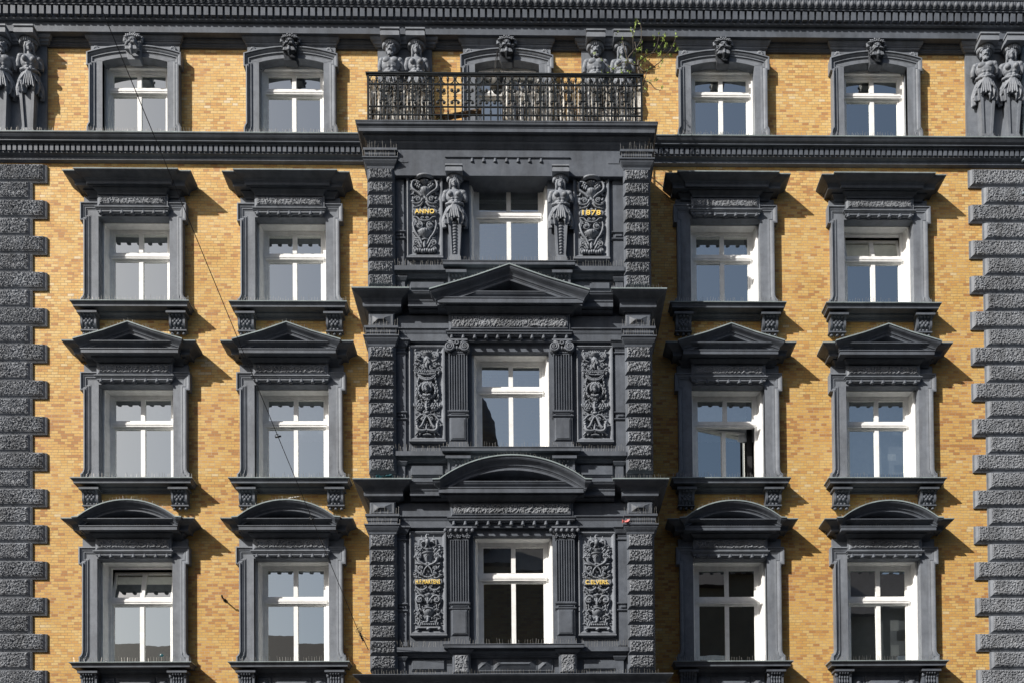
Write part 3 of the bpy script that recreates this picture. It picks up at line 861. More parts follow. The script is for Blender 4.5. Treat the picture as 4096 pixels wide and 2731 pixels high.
# ------------------------------------------------------------------ projecting bay
PB, PP = 1.30, 1.50
ZB0 = cz(4, 1330, 1.85)                     # top of the lowest bay ledge
ZSLAB = cz(1, 820, 1.72)                    # top edge of the balcony slab
m = MB()
OPN = {2: (885, 1410, 225, 812), 3: (903, 1420, 312, 950), 4: (912, 1445, 405, 1130)}
YF = PB-.02
bh = []; BW = {}
for r, (a, b, t, s_) in OPN.items():
    x0 = cx(r, a, PB); x1 = cx(r, b, PB); z1 = cz(r, t, PB); z0 = cz(r, s_, 1.55)
    BW[r] = (x0, x1, z0, z1); bh.append((x0, x1, z0-.01, z1))
wall_with_holes(m, BX0+.06, BX1-.06, ZB0-1.2, ZSLAB-.05, PB, bh, .34)
for xx, sg in ((BX0+.06, 1), (BX1-.06, -1)):
    m.add([(xx, 0, ZB0-1.2), (xx, -PB, ZB0-1.2), (xx, -PB, ZSLAB-.05), (xx, 0, ZSLAB-.05)], [(0, 1, 2, 3)])
m.build('bay_wall', 'grey', B, recalc=False)
# masonry console carrying the bay, below the frame of the photograph
m = MB(); zb = ZB0-1.2
m.add([(BX0+.06, 0, zb-1.2), (BX1-.06, 0, zb-1.2), (BX1-.06, -PB, zb), (BX0+.06, -PB, zb), (BX0+.06, 0, zb), (BX1-.06, 0, zb)], [(0, 1, 2, 3), (3, 2, 5, 4), (0, 3, 4), (1, 5, 2)])
m.build('bay_console', 'grey', B)
CXB = (BX0+BX1)/2
# bay windows
for r in (2, 3, 4):
    x0, x1, z0, z1 = BW[r]; h = z1-z0; w_ = x1-x0
    ty = {2: 515, 3: 580, 4: 690}[r]
    tz = cz(r, ty, PB-.35)-z0
    make_window(w_, h, (tz-.065, tz+.065), B, (x0+x1)/2, -PB+.14, z0, None, blind={4: .62, 3: .12, 2: .2}[r])

# pier zones -------------------------------------------------------
PX = {}
for r in (2, 3, 4):
    PX[r] = None
pl0, pl1 = cx(3, 205, PP), cx(3, 389, PP); pr0, pr1 = cx(3, 1933, PP), cx(3, 2118, PP)
PW = (pl1-pl0+pr1-pr0)/2
PIERS = [(pl0, pl0+PW), (pr1-PW, pr1)]
ROWZ = {2: dict(cap1=(58, 106), cap2=(112, 195), b0=195, b1=992, n=9, mould=(84, 135), band=(135, 168)),
        3: dict(facet=(65, 136), cap1=(139, 190), cap2=(197, 275), b0=275, b1=1125, n=9, mould=(155, 213), band=(215, 243)),
        4: dict(facet=(180, 246), cap1=(256, 312), cap2=(320, 391), b0=392, b1=1308, n=9, mould=(270, 318), band=(320, 348))}
def block_mesh(w, h, seed):
    m = MB(); m.box(0, w, 0, .03, .0, h); m.frustum(.0, w, .004, h, .03, .085, .05, bt=.015, bb=.06, bl=.045, br=.045)
    f = MB(); rough_grid(f, .050, w-.050, .058, h-.016, .088, .045, .016, seed)
    return m, f
for r, q in ROWZ.items():
    zt_ = cz(r, q['b0'], PP); zb_ = cz(r, q['b1'], PP); H = (zt_-zb_)/q['n']
    if r == 2: H = (zt_-cz(2, 195+88.6*9, PP))/9
    protos = []
    for k in range(3):
        m, f = block_mesh(PW, H-.006, k+r*5+50); o = m.build('rusticated_block', 'grey', B); f.build('roughcast_face', 'rough', o); protos.append(o)
    cnt = 0
    for pi, (a, b) in enumerate(PIERS):
        mm = MB(); mm.box(a+.012, b-.012, 0.9, PP-.075, zt_-H*q['n']-.02, zt_); mm.build('pier', 'grey', B)
        for i in range(q['n']):
            z = zt_-H*(i+1)
            o = protos[cnt % 3] if cnt < 3 else copy_tree(protos[cnt % 3], B)
            o.location = (a, -(PP-.085), z+.003); cnt += 1
            # block returns on the bay's outer side
    # caps on the piers
    for pi, (a, b) in enumerate(PIERS):
        mm = MB()
        y0, y1 = q['cap2']; zt2 = cz(r, y0, PP+.1); zb2 = cz(r, y1, PP)
        h2 = zt2-zb2
        mm.cornice(a+.01, b-.01, zt2, [(PP+.09, 0), (PP+.09, -.025), (PP+.07, -.04), (PP+.06, -h2*.35), (PP+.03, -h2*.6), (PP+.0, -h2*.8), (PP-.01, -h2)], PP-.01, .9)
        y0, y1 = q['cap1']; zt1 = cz(r, y0, PP+.06)
        h1 = zt1-zt2
        mm.cornice(a+.0, b-.0, zt1, [(PP+.06, 0), (PP+.06, -.05), (PP+.03, -.06), (PP+.02, -h1*.6), (PP, -h1*.7), (PP, -h1)], PP-.01, .9)
        mm.build('pier_capital', 'grey', B)
        bsp(B, a-.05, b+.05, PP+.04, zt1, .16, .055); bsp(B, a-.08, b+.08, PP+.07, zt2, .13, .05)
        if 'facet' in q:
            y0, y1 = q['facet']; z1 = cz(r, y0, PP); z0 = zt1
            f = MB(); f.box(a+.02, b-.02, .9, PP-.03, z0, z1+.1); f.frustum(a+.02, b-.02, z0+.01, z1+.02, PP-.03, PP, .03)
            f.frustum(a+.08, b-.08, z0+.05, z1-.02, PP-.01, PP+.06, .12, bl=.16, br=.16); f.build('faceted_block', 'grey', B)
    # entablature strip between piers (field) : frieze, moulding, band
    XI0, XI1 = PIERS[0][1]-.01, PIERS[1][0]+.01
    zm1 = cz(r, q['mould'][0], PB+.12); zm0 = cz(r, q['mould'][1], PB+.06); zb0 = cz(r, q['band'][1], PB+.10)
    mm = MB(); fr_top = zm1+.30
    mm.box(XI0, XI1, PB-.05, PB+.07, zm1-.01, fr_top)
    mm.cornice(XI0, XI1, zm1, [(PB+.14, 0), (PB+.14, -.02), (PB+.115, -.035), (PB+.10, -(zm1-zm0)*.6), (PB+.085, -(zm1-zm0)*.8), (PB+.085, -(zm1-zm0)), (PB+.095, -(zm1-zm0)), (PB+.095, -(zm1-zb0)), ], PB, PB-.05, False, False)
    mm.build('entablature_band', 'grey', B)
    # narrow pilaster strips beside the piers
    zsill = cz(r, {2: 830, 3: 968, 4: 1138}[r], 1.45)
    for (xa, xb) in ((386, 446), (1852, 1912)) if r == 2 else (((398, 457), (1868, 1927)) if r == 3 else ((408, 460), (1886, 1944))):
        a = cx(r, xa, PB+.05); b = cx(r, xb, PB+.05)
        if xa < 1000: a = PIERS[0][1]-.02
        else: b = PIERS[1][0]+.02
        mm = MB(); mm.box(a, b, PB-.02, PB+.05, zsill, zb0+.02)
        ym = {2: 612, 3: 712, 4: 855}[r]; za = cz(r, ym, PB+.08)
        for dz in (0, -.15): mm.cornice(a, b, za+dz, [(PB+.085, 0), (PB+.085, -.02), (PB+.06, -.045), (PB+.05, -.05)], PB+.05, PB, True, True)
        mm.frustum(a+.04, b-.04, za-.12, za-.05, PB+.05, PB+.08, .015)
        yc = {2: 240, 3: 313, 4: 425}[r]; mm.cornice(a, b, cz(r, yc, PB+.08), [(PB+.08, 0), (PB+.08, -.015), (PB+.06, -.035), (PB+.05, -.04)], PB+.05, PB)
        mm.box(a-.02, b+.02, PB, PB+.075, zsill+.0, zsill+.10)
        mm.build('narrow_pilaster', 'grey', B)
        # little capital block tucked under the band
        mm = MB(); yk = {2: 145, 3: 222, 4: 335}[r]; zk = cz(r, yk, PB+.18)
        mm.cornice(a+.0, b, zk, [(PB+.17, 0), (PB+.17, -.03), (PB+.14, -.06), (PB+.10, -.14), (PB+.07, -.16), (PB+.06, -.2)], PB+.06, PB-.02); mm.build('pilaster_capital', 'grey', B)

# centre tablets and drops ------------------------------------------
CEN = {2: (733, 1556), 3: (748, 1566), 4: (757, 1586)}
for r in (2, 3, 4):
    a, b = cx(r, CEN[r][0], PB+.2), cx(r, CEN[r][1], PB+.2)
    mm = MB()
    if r == 2:
        z1 = cz(2, 84, PB+.2); z0 = cz(2, 112, PB+.2)
        mm.box(a, b, PB, PB+.155, z0, z1+.12)
        mm.cornice(a, b, z0+.02, [(PB+.19, 0), (PB+.19, -.03), (PB+.165, -.04), (PB+.155, -.055)], PB+.16, PB); gz = cz(2, 140, PB+.17); nn = 7; gx = (908, 1372)
    else:
        y0, y1, yg = (70, 163, 213) if r == 3 else (184, 268, 320)
        z1 = cz(r, y0, PB+.2); z0 = cz(r, y1, PB+.2); nn = 11; gx = (770, 1543) if r == 3 else (783, 1558)
        mm.box(a, b, PB, PB+.16, z0-.03, z1+.15); mm.frustum(a+.02, b-.02, z0-.01, z1, PB+.16, PB+.195, .035)
        mm.cornice(a, b, z0-.03, [(PB+.22, 0), (PB+.22, -.02), (PB+.20, -.03), (PB+.19, -.07), (PB+.165, -.075), (PB+.16, -.10)], PB+.16, PB)
        gz = cz(r, yg, PB+.17)
        t = MB(); rough_grid(t, a+.08, b-.08, z0+.05, z1-.03, PB+.20, .03, .022, seed=r+20)
    o = mm.build('frieze_tablet', 'grey', B)
    if r > 2: t.build('roughcast_tablet', 'rough', o)
    gt = MB()
    for i in range(nn):
        x = cx(r, gx[0]+(gx[1]-gx[0])*i/(nn-1), PB+.17)
        gt.lathe((x, -PB-.15, gz+.01), [(.032, .05), (.034, .01), (.046, -.035), (.046, -.048), (.02, -.056)], 12)
    gt.box(cx(r, gx[0], PB+.17)-.05, cx(r, gx[1], PB+.17)+.05, PB-.01, PB+.14, gz+.035, gz+.055)
    gt.build('drop_row', 'grey', o)
    sp = MB(); spikes(sp, a+.02, b-.02, PB+.1, cz(r, 84 if r == 2 else (163 if r == 3 else 268), PB+.2)-.03, .08, .07)

# sills of the bay ---------------------------------------------------
SILL = {2: ((385, 700, 1600, 1917), (831, 812, 846), (700, 1597)), 3: ((400, 695, 1637, 1932), (967, 950, 972), (692, 1635)), 4: ((402, 705, 1655, 1955), (1138, 1130, 1140), (703, 1654))}
for r, (xs_, ys_, cc) in SILL.items():
    a, b = cx(r, cc[0], 1.62), cx(r, cc[1], 1.62); z = cz(r, ys_[1], 1.62)
    mm = MB(); mm.cornice(a+.14, b-.14, z, [(1.64, 0), (1.64, -.015), (1.625, -.02), (1.62, -.085), (1.60, -.085), (1.60, -.075), (1.50, -.08), (1.47, -.13), (1.44, -.16), (1.40, -.165), (1.40, -.20)], 1.50, PB-.2)
    zs_ = z-.035
    mm.cornice(PIERS[0][1]-.01, PIERS[1][0]+.01, zs_, [(1.50, 0), (1.50, -.10), (1.48, -.10), (1.48, -.09), (1.43, -.095), (1.41, -.15), (1.37, -.17), (1.36, -.2)], PB, PB-.05, False, False)
    mm.build('bay_sill', 'grey', B)
    bsp(B, a+.05, b-.05, 1.58, z, .12, .06); bsp(B, PIERS[0][1], a, 1.45, zs_, .15, .055); bsp(B, b, PIERS[1][0], 1.45, zs_, .15, .055)
    # apron below
    zz = zs_-.2
    zbot = {2: cz(2, 1010, 1.45), 3: cz(3, 1165, 1.45), 4: ZB0}[r]
    ya, yb_ = {2: (948, 1006), 3: (1066, 1146), 4: (1230, 1308)}[r]
    for xa, xb in {2: ((480, 720), (1590, 1832)), 3: ((485, 712), (1624, 1852)), 4: ((490, 720), (1644, 1872))}[r]:
        ap = MB(); A_, B_ = cx(r, xa, PB+.05), cx(r, xb, PB+.05); Z1_, Z0_ = cz(r, ya, PB+.05), cz(r, yb_, PB+.05)
        ap.box(A_, B_, PB-.01, PB+.02, Z0_, Z1_); ap.frustum(A_+.01, B_-.01, Z0_+.01, Z1_-.01, PB+.02, PB+.05, .025); ap.build('apron_panel', 'grey', B)
    for xa, xb in ((390, 450), (1862, 1915)):
        ap = MB(); A_, B_ = cx(r, xa, PB+.05), cx(r, xb, PB+.05); ap.box(A_, B_, PB-.01, PB+.06, zbot-.05, zz+.02)
        ap.cornice(A_, B_, zz+.03, [(PB+.12, 0), (PB+.12, -.03), (PB+.08, -.09), (PB+.06, -.1)], PB+.06, PB); ap.build('apron_pilaster', 'grey', B)
    if r < 4:
        for xa, xb in {2: ((738, 853), (1450, 1562)), 3: ((735, 880), (1450, 1590))}[r]:
            A_, B_ = cx(r, xa, 1.5), cx(r, xb, 1.5); b_ = bracket('scale', B_-A_, .36, .02, .24)
            q = MB(); q.join(b_, Matrix.Translation(((A_+B_)/2, -PB+.02, zz+.02))); q.box(A_-.04, B_+.04, PB, 1.56, zz+.015, zz+.075); q.build('bracket', 'grey', B)
    else:
        for xa, xb in ((765, 885), (1480, 1602)):
            A_, B_ = cx(4, xa, 1.5), cx(4, xb, 1.5); Z1_, Z0_ = cz(4, 1196, 1.5), cz(4, 1328, 1.5)
            q = MB(); q.box(A_, B_, PB-.01, 1.47, Z0_-.02, Z1_+.02); q.frustum(A_+.01, B_-.01, Z0_, Z1_, 1.47, 1.50, .03)
            q.cornice(A_, B_, Z1_+.10, [(1.56, 0), (1.56, -.02), (1.52, -.06), (1.48, -.09), (1.47, -.1)], 1.47, PB)
            o = q.build('apron_pier', 'grey', B); t = MB(); rough_grid(t, A_+.06, B_-.06, Z0_+.03, Z1_-.03, 1.505, .03, .02, 77); t.build('roughcast_face', 'rough', o)
        q = MB()
        for xa, xb, bev in ((928, 1035, .15), (1037, 1333, .15), (1336, 1440, .15)):
            A_, B_ = cx(4, xa, PB+.05), cx(4, xb, PB+.05); Z1_, Z0_ = cz(4, 1232, PB+.05), cz(4, 1306, PB+.05)
            q.box(A_, B_, PB-.01, PB+.03, Z0_-.02, Z1_+.02); q.frustum(A_+.02, B_-.02, Z0_, Z1_, PB+.03, PB+.11, bev, bt=.13, bb=.13)
        q.build('faceted_apron_panel', 'grey', B)

# pediments over rows 3 and 4 ------------------------------------------
for r, kind in ((3, 'tri'), (4, 'arc')):
    src = 2 if r == 3 else 3
    zt_ = (cz(2, 995, 1.80) if r == 3 else cz(3, 1163, 1.80))
    zbot = cz(r, 65 if r == 3 else 180, PB+.12)
    H = zt_-zbot
    pr = crown(1.80, 1.46, H, .15, .12, .175)
    mm = MB()
    wl1 = cx(src, 478 if r == 3 else 490, 1.80); wr0 = cx(src, 1835 if r == 3 else 1845, 1.80)
    mm.cornice(PIERS[0][0], wl1-.30, zt_, pr, PP, .02)
    mm.cornice(wr0+.30, PIERS[1][1], zt_, pr, PP, .02)
    mm.cornice(wl1-.05, wr0+.05, zt_-.012, crown(1.715, 1.36, H-.05, .15, .12, .09), 1.6, .9, False, False)
    mm.build('bay_entablature', 'grey', B)
    zc_ = MB()
    zc_.box(PIERS[0][0]-.305, wl1+.005, .1, 1.805, zt_-.008, zt_+.014); zc_.box(wr0-.005, PIERS[1][1]+.305, .1, 1.805, zt_-.008, zt_+.014)
    zc_.build('flashing', 'zinc', B)
    # centre
    xa, xb = (612, 1690) if r == 3 else (633, 1705)
    ra, rb = cx(src, xa, 1.87), cx(src, xb, 1.87); mid = (ra+rb)/2; W_ = (rb-ra)/2-.15
    apex = cz(2, 832, 1.87) if r == 3 else cz(3, 1003, 1.87)
    base = cz(2, 1003, 1.87) if r == 3 else cz(3, 1165, 1.87)
    rise = apex-base
    if kind == 'tri': hf = lambda x: rise*(1-min(1, abs(x-mid)/W_)); xs = [mid+W_*k for k in (-1, -.5, 0, .5, 1)]
    else:
        R_ = (W_*W_+rise*rise)/(2*rise); hf = lambda x: math.sqrt(max(0, R_*R_-(x-mid)**2))-(R_-rise); xs = [mid+W_*math.sin(-PI/2+PI*i/32) for i in range(33)]
    rk = [(1.87, 0), (1.87, -.02), (1.855, -.025)]
    for i in range(1, 7):
        t_ = i/6; rk.append((1.855-.11*(t_-.12*math.sin(2*PI*t_)), -.025-.15*t_))
    rk += [(1.725, -.19), (1.72, -.205), (1.71, -.205), (1.71, -.265), (1.68, -.27), (1.675, -.255), (1.34, -.26)]
    mm = MB(); mm.cornice(xs[0], xs[-1], base, rk, 1.72, 1.30, h=hf, xs=xs)
    zlow = cz(2, 1055, 1.75) if r == 3 else cz(4, 76, 1.75)
    low = [(1.75, 0), (1.75, -.02), (1.735, -.025), (1.735, -.12), (1.70, -.12), (1.70, -.10), (1.62, -.095), (1.62, -.13), (1.59, -.14), (1.52, -.20), (1.50, -.215), (1.46, -.22), (1.46, zbot-zlow)]
    la, lb = (cx(2, 664, 1.75), cx(2, 1648, 1.75)) if r == 3 else (cx(4, 677, 1.75), cx(4, 1662, 1.75))
    mm.cornice(la+.25, lb-.25, zlow, low, 1.50, 1.2)
    mm.plate([(xs[0]+.05, zlow-.05), (xs[-1]-.05, zlow-.05)]+[(mid+(x-mid)*.97, base-.12+hf(x)) for x in reversed(xs)], 1.2, 1.36)
    o = mm.build('bay_pediment', 'grey', B)
    zc_ = MB()
    for a, b in zip(xs, xs[1:]):
        ea = a-.15 if a == xs[0] else a; eb = b+.15 if b == xs[-1] else b
        zc_.add([(ea, -1.876, base+.014+hf(a)), (eb, -1.876, base+.014+hf(b)), (eb, -1.3, base+.014+hf(b)), (ea, -1.3, base+.014+hf(a)), (ea, -1.876, base-.012+hf(a)), (eb, -1.876, base-.012+hf(b))], [(0, 1, 2, 3), (4, 5, 1, 0)])
    zc_.build('flashing', 'zinc', o, recalc=False)
    bsp(o, mid-W_*.5, mid+W_*.55, 1.62, zlow, .17, .055); bsp(o, mid-W_, mid+W_, 1.8, 0, .08, .07, z1=lambda x: base+.01+hf(x))
    bsp(o, PIERS[0][0], wl1, 1.7, zt_, .11, .06); bsp(o, wr0, PIERS[1][1]+.2, 1.7, zt_, .13, .06)
# lowest ledge
mm = MB(); la = cx(4, 97, 1.86); lb = cx(4, 2248, 1.86)
mm.cornice(la+.36, lb-.36, ZB0, crown(1.86, 1.42, .45, .14, .12, .12), 1.50, .02); mm.build('bay_ledge', 'grey', B)
sp = MB(); spikes(sp, la+.4, lb-.3, 1.6, ZB0, .15, .06); sp.build('bird_spikes', 'spike', B)

# balcony slab ---------------------------------------------------------
mm = MB(); la = cb(1, 118, 812, 1.75)[0]; lb = cb(1, 2155, 828, 1.75)[0]
H = ZSLAB-cz(1, 925, 1.44)
sp_ = [(1.75, 0), (1.75, -.02), (1.74, -.03), (1.73, -.07), (1.70, -.10), (1.695, -.115), (1.685, -.12), (1.685, -.20), (1.66, -.20), (1.66, -.19), (1.60, -.195), (1.59, -.25), (1.55, -.29), (1.53, -.30), (1.52, -.34), (1.48, -.40), (1.47, -.42)]
mm.cornice(la+.23, lb-.23, ZSLAB, sp_, 1.52, .02)
mm.box(PIERS[0][0]+.03, PIERS[1][1]-.03, .02, 1.46, ZSLAB-1.02, ZSLAB-.40)
mm.build('balcony_slab', 'grey', B)
sp = MB(); spikes(sp, la+.03, lb-.03, 1.69, ZSLAB, .07, .075); sp.build('bird_spikes', 'spike', B)

# fluted pilasters rows 3 and 4 -----------------------------------------
def fluted(r, xc0, xc1, capx):
    mm = MB(); p = PB+.12
    a, b = cx(r, xc0, p), cx(r, xc1, p)
    yt, yb2, ym1, ym2, yp0, yp1, yft = (320, 710, 710, 745, 760, 912, 950) if r == 3 else (425, 855, 855, 895, 905, 1075, 1125)
    zt_, zb_ = cz(r, yt, p), cz(r, yb2, p)
    nf = 7 if r == 3 else 7; fw = (b-a)/(nf+.35); e = fw*.35
    mm.box(a, b, PB-.01, p-.035, zb_-.02, zt_+.1)
    x = a
    for i in range(nf+1):
        wd = fw*.36
        xx = a+i*(b-a-wd)/nf
        mm.box(xx, xx+wd, p-.035, p, zb_, zt_)
        if i < nf:
            gx0, gx1 = xx+wd, a+(i+1)*(b-a-wd)/nf
            for zc_, sg in ((zb_, 1), (zt_, -1)):
                mm.add([(gx0, -p+.001, zc_), (gx1, -p+.001, zc_), (gx1, -p+.001, zc_+sg*.03), ((gx0+gx1)/2, -p+.02, zc_+sg*.045), (gx0, -p+.001, zc_+sg*.03)], [(0, 1, 2, 3, 4)])
    mm.box(a-.015, b+.015, PB, p+.012, zt_, zt_+.035)
    z1 = cz(r, ym1, p); z2 = cz(r, ym2, p)
    mm.cornice(a, b, z1, [(p+.03, 0), (p+.03, -.02), (p+.01, -.045), (p, -.05)], p, PB)
    mm.box(a, b, PB, p-.003, z2, z1-.02); mm.frustum(a+.03, b-.03, z2+.03, z1-.06, p-.003, p+.03, .02)
    mm.cornice(a, b, z2+.02, [(p+.03, 0), (p+.03, -.02), (p+.005, -.045), (p, -.05)], p, PB)
    za, zf, zz = cz(r, yp0, p), cz(r, yp1, p), cz(r, yft, p)
    mm.box(a, b, PB, p-.004, zf, z2); mm.frustum(a+.02, b-.02, zf, za+.02, p-.004, p+.03, .03); mm.box(a+.07, b-.07, p+.029, p+.04, zf+.05, za-.03)
    mm.frustum(a-.02, b+.02, zz-.1, zf, PB, p+.02, .02, bb=0); mm.box(a-.025, b+.025, PB, p+.035, zz-.1, zz+.045)
    o = mm.build('fluted_pilaster', 'grey', B)
    ca, cb_ = cx(r, capx[0], p+.05), cx(r, capx[1], p+.05); c = MB(); cm = (ca+cb_)/2; hw = (cb_-ca)/2
    if r == 3:
        zc_ = cz(3, 275, p+.06)
        for sx in (-1, 1):
            pts = []; rr = []
            for i in range(28):
                t = i/27; an = PI/2+sx*0+t*2.2*2*PI; R_ = .115*(1-t*.86)
                pts.append((cm+sx*(hw-.115)+sx*R_*math.cos(an-PI*.0)*1.0, -p-.05-.02*t, zc_+R_*math.sin(an))); rr.append(.026*(1-.4*t))
            c.tube(pts, rr, 6)
            c.tube([(cm+sx*(hw-.115), -p-.01, zc_), (cm+sx*(hw-.115), -p-.075, zc_)], .028, 10)
            c.tube([(cm+sx*(hw-.115), -PB, zc_), (cm+sx*(hw-.115), -p-.03, zc_)], .105, 16)
        c.tube([(cm-hw+.1, -p-.05, zc_+.115), (cm-hw*.4, -p-.05, zc_+.075), (cm, -p-.05, zc_+.06), (cm+hw*.4, -p-.05, zc_+.075), (cm+hw-.1, -p-.05, zc_+.115)], .022, 6)
        c.box(cm-hw+.13, cm+hw-.13, PB, p+.03, zc_-.07, zc_+.09)
        for i in range(5): c.ell((cm+(i-2)*.055, -p-.045, zc_-.02), (.024, .02, .045), 8, 6)
        for i in range(7):
            a_ = PI*2*i/7; c.ell((cm+.035*math.cos(a_), -p-.085, zc_+.07+.035*math.sin(a_)), (.022, .015, .022), 6, 5)
        c.box(cm-hw+.06, cm+hw-.06, PB, p+.07, zc_+.12, zc_+.16)
        c.build('ionic_capital', 'sculpt', o)
    else:
        z1 = cz(4, 340, p+.1); z0 = cz(4, 388, p)
        c.cornice(cm-hw+.09, cm+hw-.09, z1, [(p+.10, 0), (p+.10, -.035), (p+.085, -.04), (p+.05, -(z1-z0)*.8), (p+.02, -(z1-z0))], p+.01, PB)
        for i in range(6): c.ell((cm+(i-2.5)*.12, -p-.075, (z1+z0)/2-.02), (.04, .03, .045), 8, 6)
        c.box(cm-hw+.09, cm+hw-.09, PB, p+.012, cz(4, 424, p), z0)
        zr = cz(4, 407, p)
        for i in (-1, 0, 1):
            for k in range(6):
                a_ = PI*2*k/6; c.ell((cm+i*.2+.04*math.cos(a_), -p-.02, zr+.04*math.sin(a_)), (.022, .018, .022), 6, 5)
            c.ell((cm+i*.2, -p-.03, zr), (.02, .02, .02), 6, 5)
        c.build('rosette_capital', 'sculpt', o)
fluted(3, 748, 872, (718, 893)); fluted(3, 1450, 1576, (1425, 1598))
fluted(4, 757, 880, (730, 905)); fluted(4, 1468, 1592, (1440, 1614))

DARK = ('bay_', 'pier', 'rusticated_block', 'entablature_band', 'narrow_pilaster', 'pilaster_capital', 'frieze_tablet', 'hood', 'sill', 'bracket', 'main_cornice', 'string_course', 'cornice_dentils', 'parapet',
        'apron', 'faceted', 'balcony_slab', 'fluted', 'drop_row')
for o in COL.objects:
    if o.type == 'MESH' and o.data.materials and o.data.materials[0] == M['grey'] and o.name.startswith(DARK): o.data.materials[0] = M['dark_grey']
    if o.type == 'MESH' and o.name.startswith(('egg_', 'ionic', 'rosette_cap')): o.data.materials[0] = M['sculpt_dark']
# ------------------------------------------------------------------ term figures
def make_term(kind, beads=False):
    """kind 'man' or 'woman'; about 2.15 m tall, origin at the base on the wall plane"""
    f = MB(); man = kind == 'man'
    sc = 1.0 if man else .93
    E = lambda x, y, z, a, b, c: f.ell((x, y, z), (a, b, c), 14, 9)
    E(0, -.21, 1.70, .235*sc, .135, .19); E(0, -.19, 1.52, .18*sc, .12, .19); E(0, -.19, 1.38, .20*sc, .13, .13)
    for k in (-1, 1):
        E(k*.23*sc, -.19, 1.80, .085, .085, .08)
        f.tube([(k*.24*sc, -.19, 1.80), (k*.285*sc, -.17, 1.68), (k*.28*sc, -.15, 1.60)], [.075, .066, .055], 9)
        if man: E(k*.095, -.315, 1.745, .10, .045, .07)
        else: E(k*.10, -.33, 1.70, .068, .06, .062)
        for j in range(3): E(k*.045, -.30+.006*j, 1.60-.07*j, .045, .032, .036)
        f.tube([(k*.02, -.22, 1.85), (k*.2*sc, -.24, 1.835)], [.03, .03], 7)
    f.tube([(0, -.19, 1.80), (0, -.235, 1.93)], [.085*sc, .068*sc], 10)
    hs = .118 if man else .108
    head_shape(f, 0, -.265, 2.01, hs)
    rr = random.Random(5 if man else 9)
    for i in range(34 if man else 26):
        a = rr.uniform(-1.9, 1.9); up = rr.uniform(-.15, 1.0)
        x = math.sin(a)*.10; y = -.235-.075*math.cos(a)*(.4 if up < .6 else 1)
        if abs(a) < 1.0 and up < .62: continue
        f.ell((x, y, 2.0+.12*up), (.032, .035, .03), 7, 5)
    if man:
        for i in range(30):
            a = rr.uniform(-1.2, 1.2); dz = rr.uniform(0, 1)
            f.ell((math.sin(a)*(.075-.02*dz), -.30-.045*math.cos(a)-.01*dz, 1.955-.10*dz), (.024, .026, .03), 7, 5)
        for k in (-1, 1): f.tube([(0, -.385, 1.97), (k*.035, -.38, 1.955), (k*.065, -.35, 1.93)], [.016, .018, .01], 6)
    else:
        for k in (-1, 1): f.tube([(k*.07, -.30, 2.10), (k*.10, -.27, 2.02), (k*.098, -.24, 1.93), (k*.12, -.20, 1.86)], [.03, .038, .036, .022], 8)
    # drapery: pleats gathered at a knot on the hips
    nu, nv = 60, 16; vs = []; fs = []
    for j in range(nv+1):
        t = j/nv
        for i in range(nu+1):
            a = -PI/2*1.12+PI*1.12*i/nu          # 0 = front
            hem = 1.02-.10*abs(math.sin(a))**1.5*(1.0)+.05*math.cos(a*7)*(1 if abs(a) < .8 else .4)
            if abs(a) < .35: hem += .03
            z = 1.47*(1-t)+hem*t
            wx = .20+.115*math.sin(min(1, t*1.3)*PI/2)-.09*max(0, t-.65); wy = .16+.05*math.sin(t*PI)
            fold = .032*math.sin(a*15+(1.8*t)*(1 if a > 0 else -1)*2)*(.35+.9*t)
            vs.append((math.sin(a)*(wx+fold), -.09-math.cos(a)*(wy+fold)-.02, z))
    o = len(vs)
    for j in range(nv):
        for i in range(nu): q = j*(nu+1)+i; fs.append((q, q+1, q+nu+2, q+nu+1))
    # inner shell closes the cloth
    for j in range(nv+1):
        for i in range(nu+1):
            x, y, z = vs[j*(nu+1)+i]; vs.append((x*.86, y*.80-.01, z+.004))
    for j in range(nv):
        for i in range(nu): q = o+j*(nu+1)+i; fs.append((q+1, q, q+nu+1, q+nu+2))
    for i in range(nu):
        fs.append((i+1, i, o+i, o+i+1)); q = nv*(nu+1)+i; fs.append((q, q+1, o+q+1, o+q))
    for j in range(nv):
        q = j*(nu+1); fs.append((q, q+nu+1, o+q+nu+1, o+q)); q += nu; fs.append((q+nu+1, q, o+q, o+q+nu+1))
    f.add(vs, fs, True)
    for k in (-1, 1):
        f.tube([(k*.02, -.33, 1.44), (k*.12, -.30, 1.475), (k*.205, -.22, 1.50), (k*.22, -.12, 1.50)], [.032, .034, .03, .02], 8)
        for j in range(3): f.tube([(k*.02, -.335, 1.43), (k*(.13+.03*j), -.30, 1.36-.07*j), (k*(.25+.02*j), -.20, 1.26-.11*j)], [.018, .02, .012], 6)
    f.ell((0, -.345, 1.44), (.05, .035, .04), 10, 7); f.ell((.05, -.335, 1.455), (.035, .03, .035), 8, 6); f.ell((-.05, -.335, 1.455), (.035, .03, .035), 8, 6)
    for k in range(5):
        x = (k-2)*.035; f.tube([(x*.5, -.345, 1.42), (x*1.2, -.345, 1.25), (x*1.7, -.325, 1.06+.03*(k % 2))], [.012, .022, .024], 6)
    body = fuse(f, 'figure', .0075, 0)
    p = MB()
    # tapering shaft with a sunk front
    a0, a1 = .115, .175; zb, zt_ = .14, 1.15
    def taper(x0b, x1b, x0t, x1t, d0, pb_, pt):
        p.add([(x0b, -d0, zb), (x1b, -d0, zb), (x1b, -pb_, zb), (x0b, -pb_, zb), (x0t, -d0, zt_), (x1t, -d0, zt_), (x1t, -pt, zt_), (x0t, -pt, zt_)],
              [(0, 1, 2, 3), (7, 6, 5, 4), (3, 2, 6, 7), (2, 1, 5, 6), (0, 3, 7, 4), (1, 0, 4, 5)])
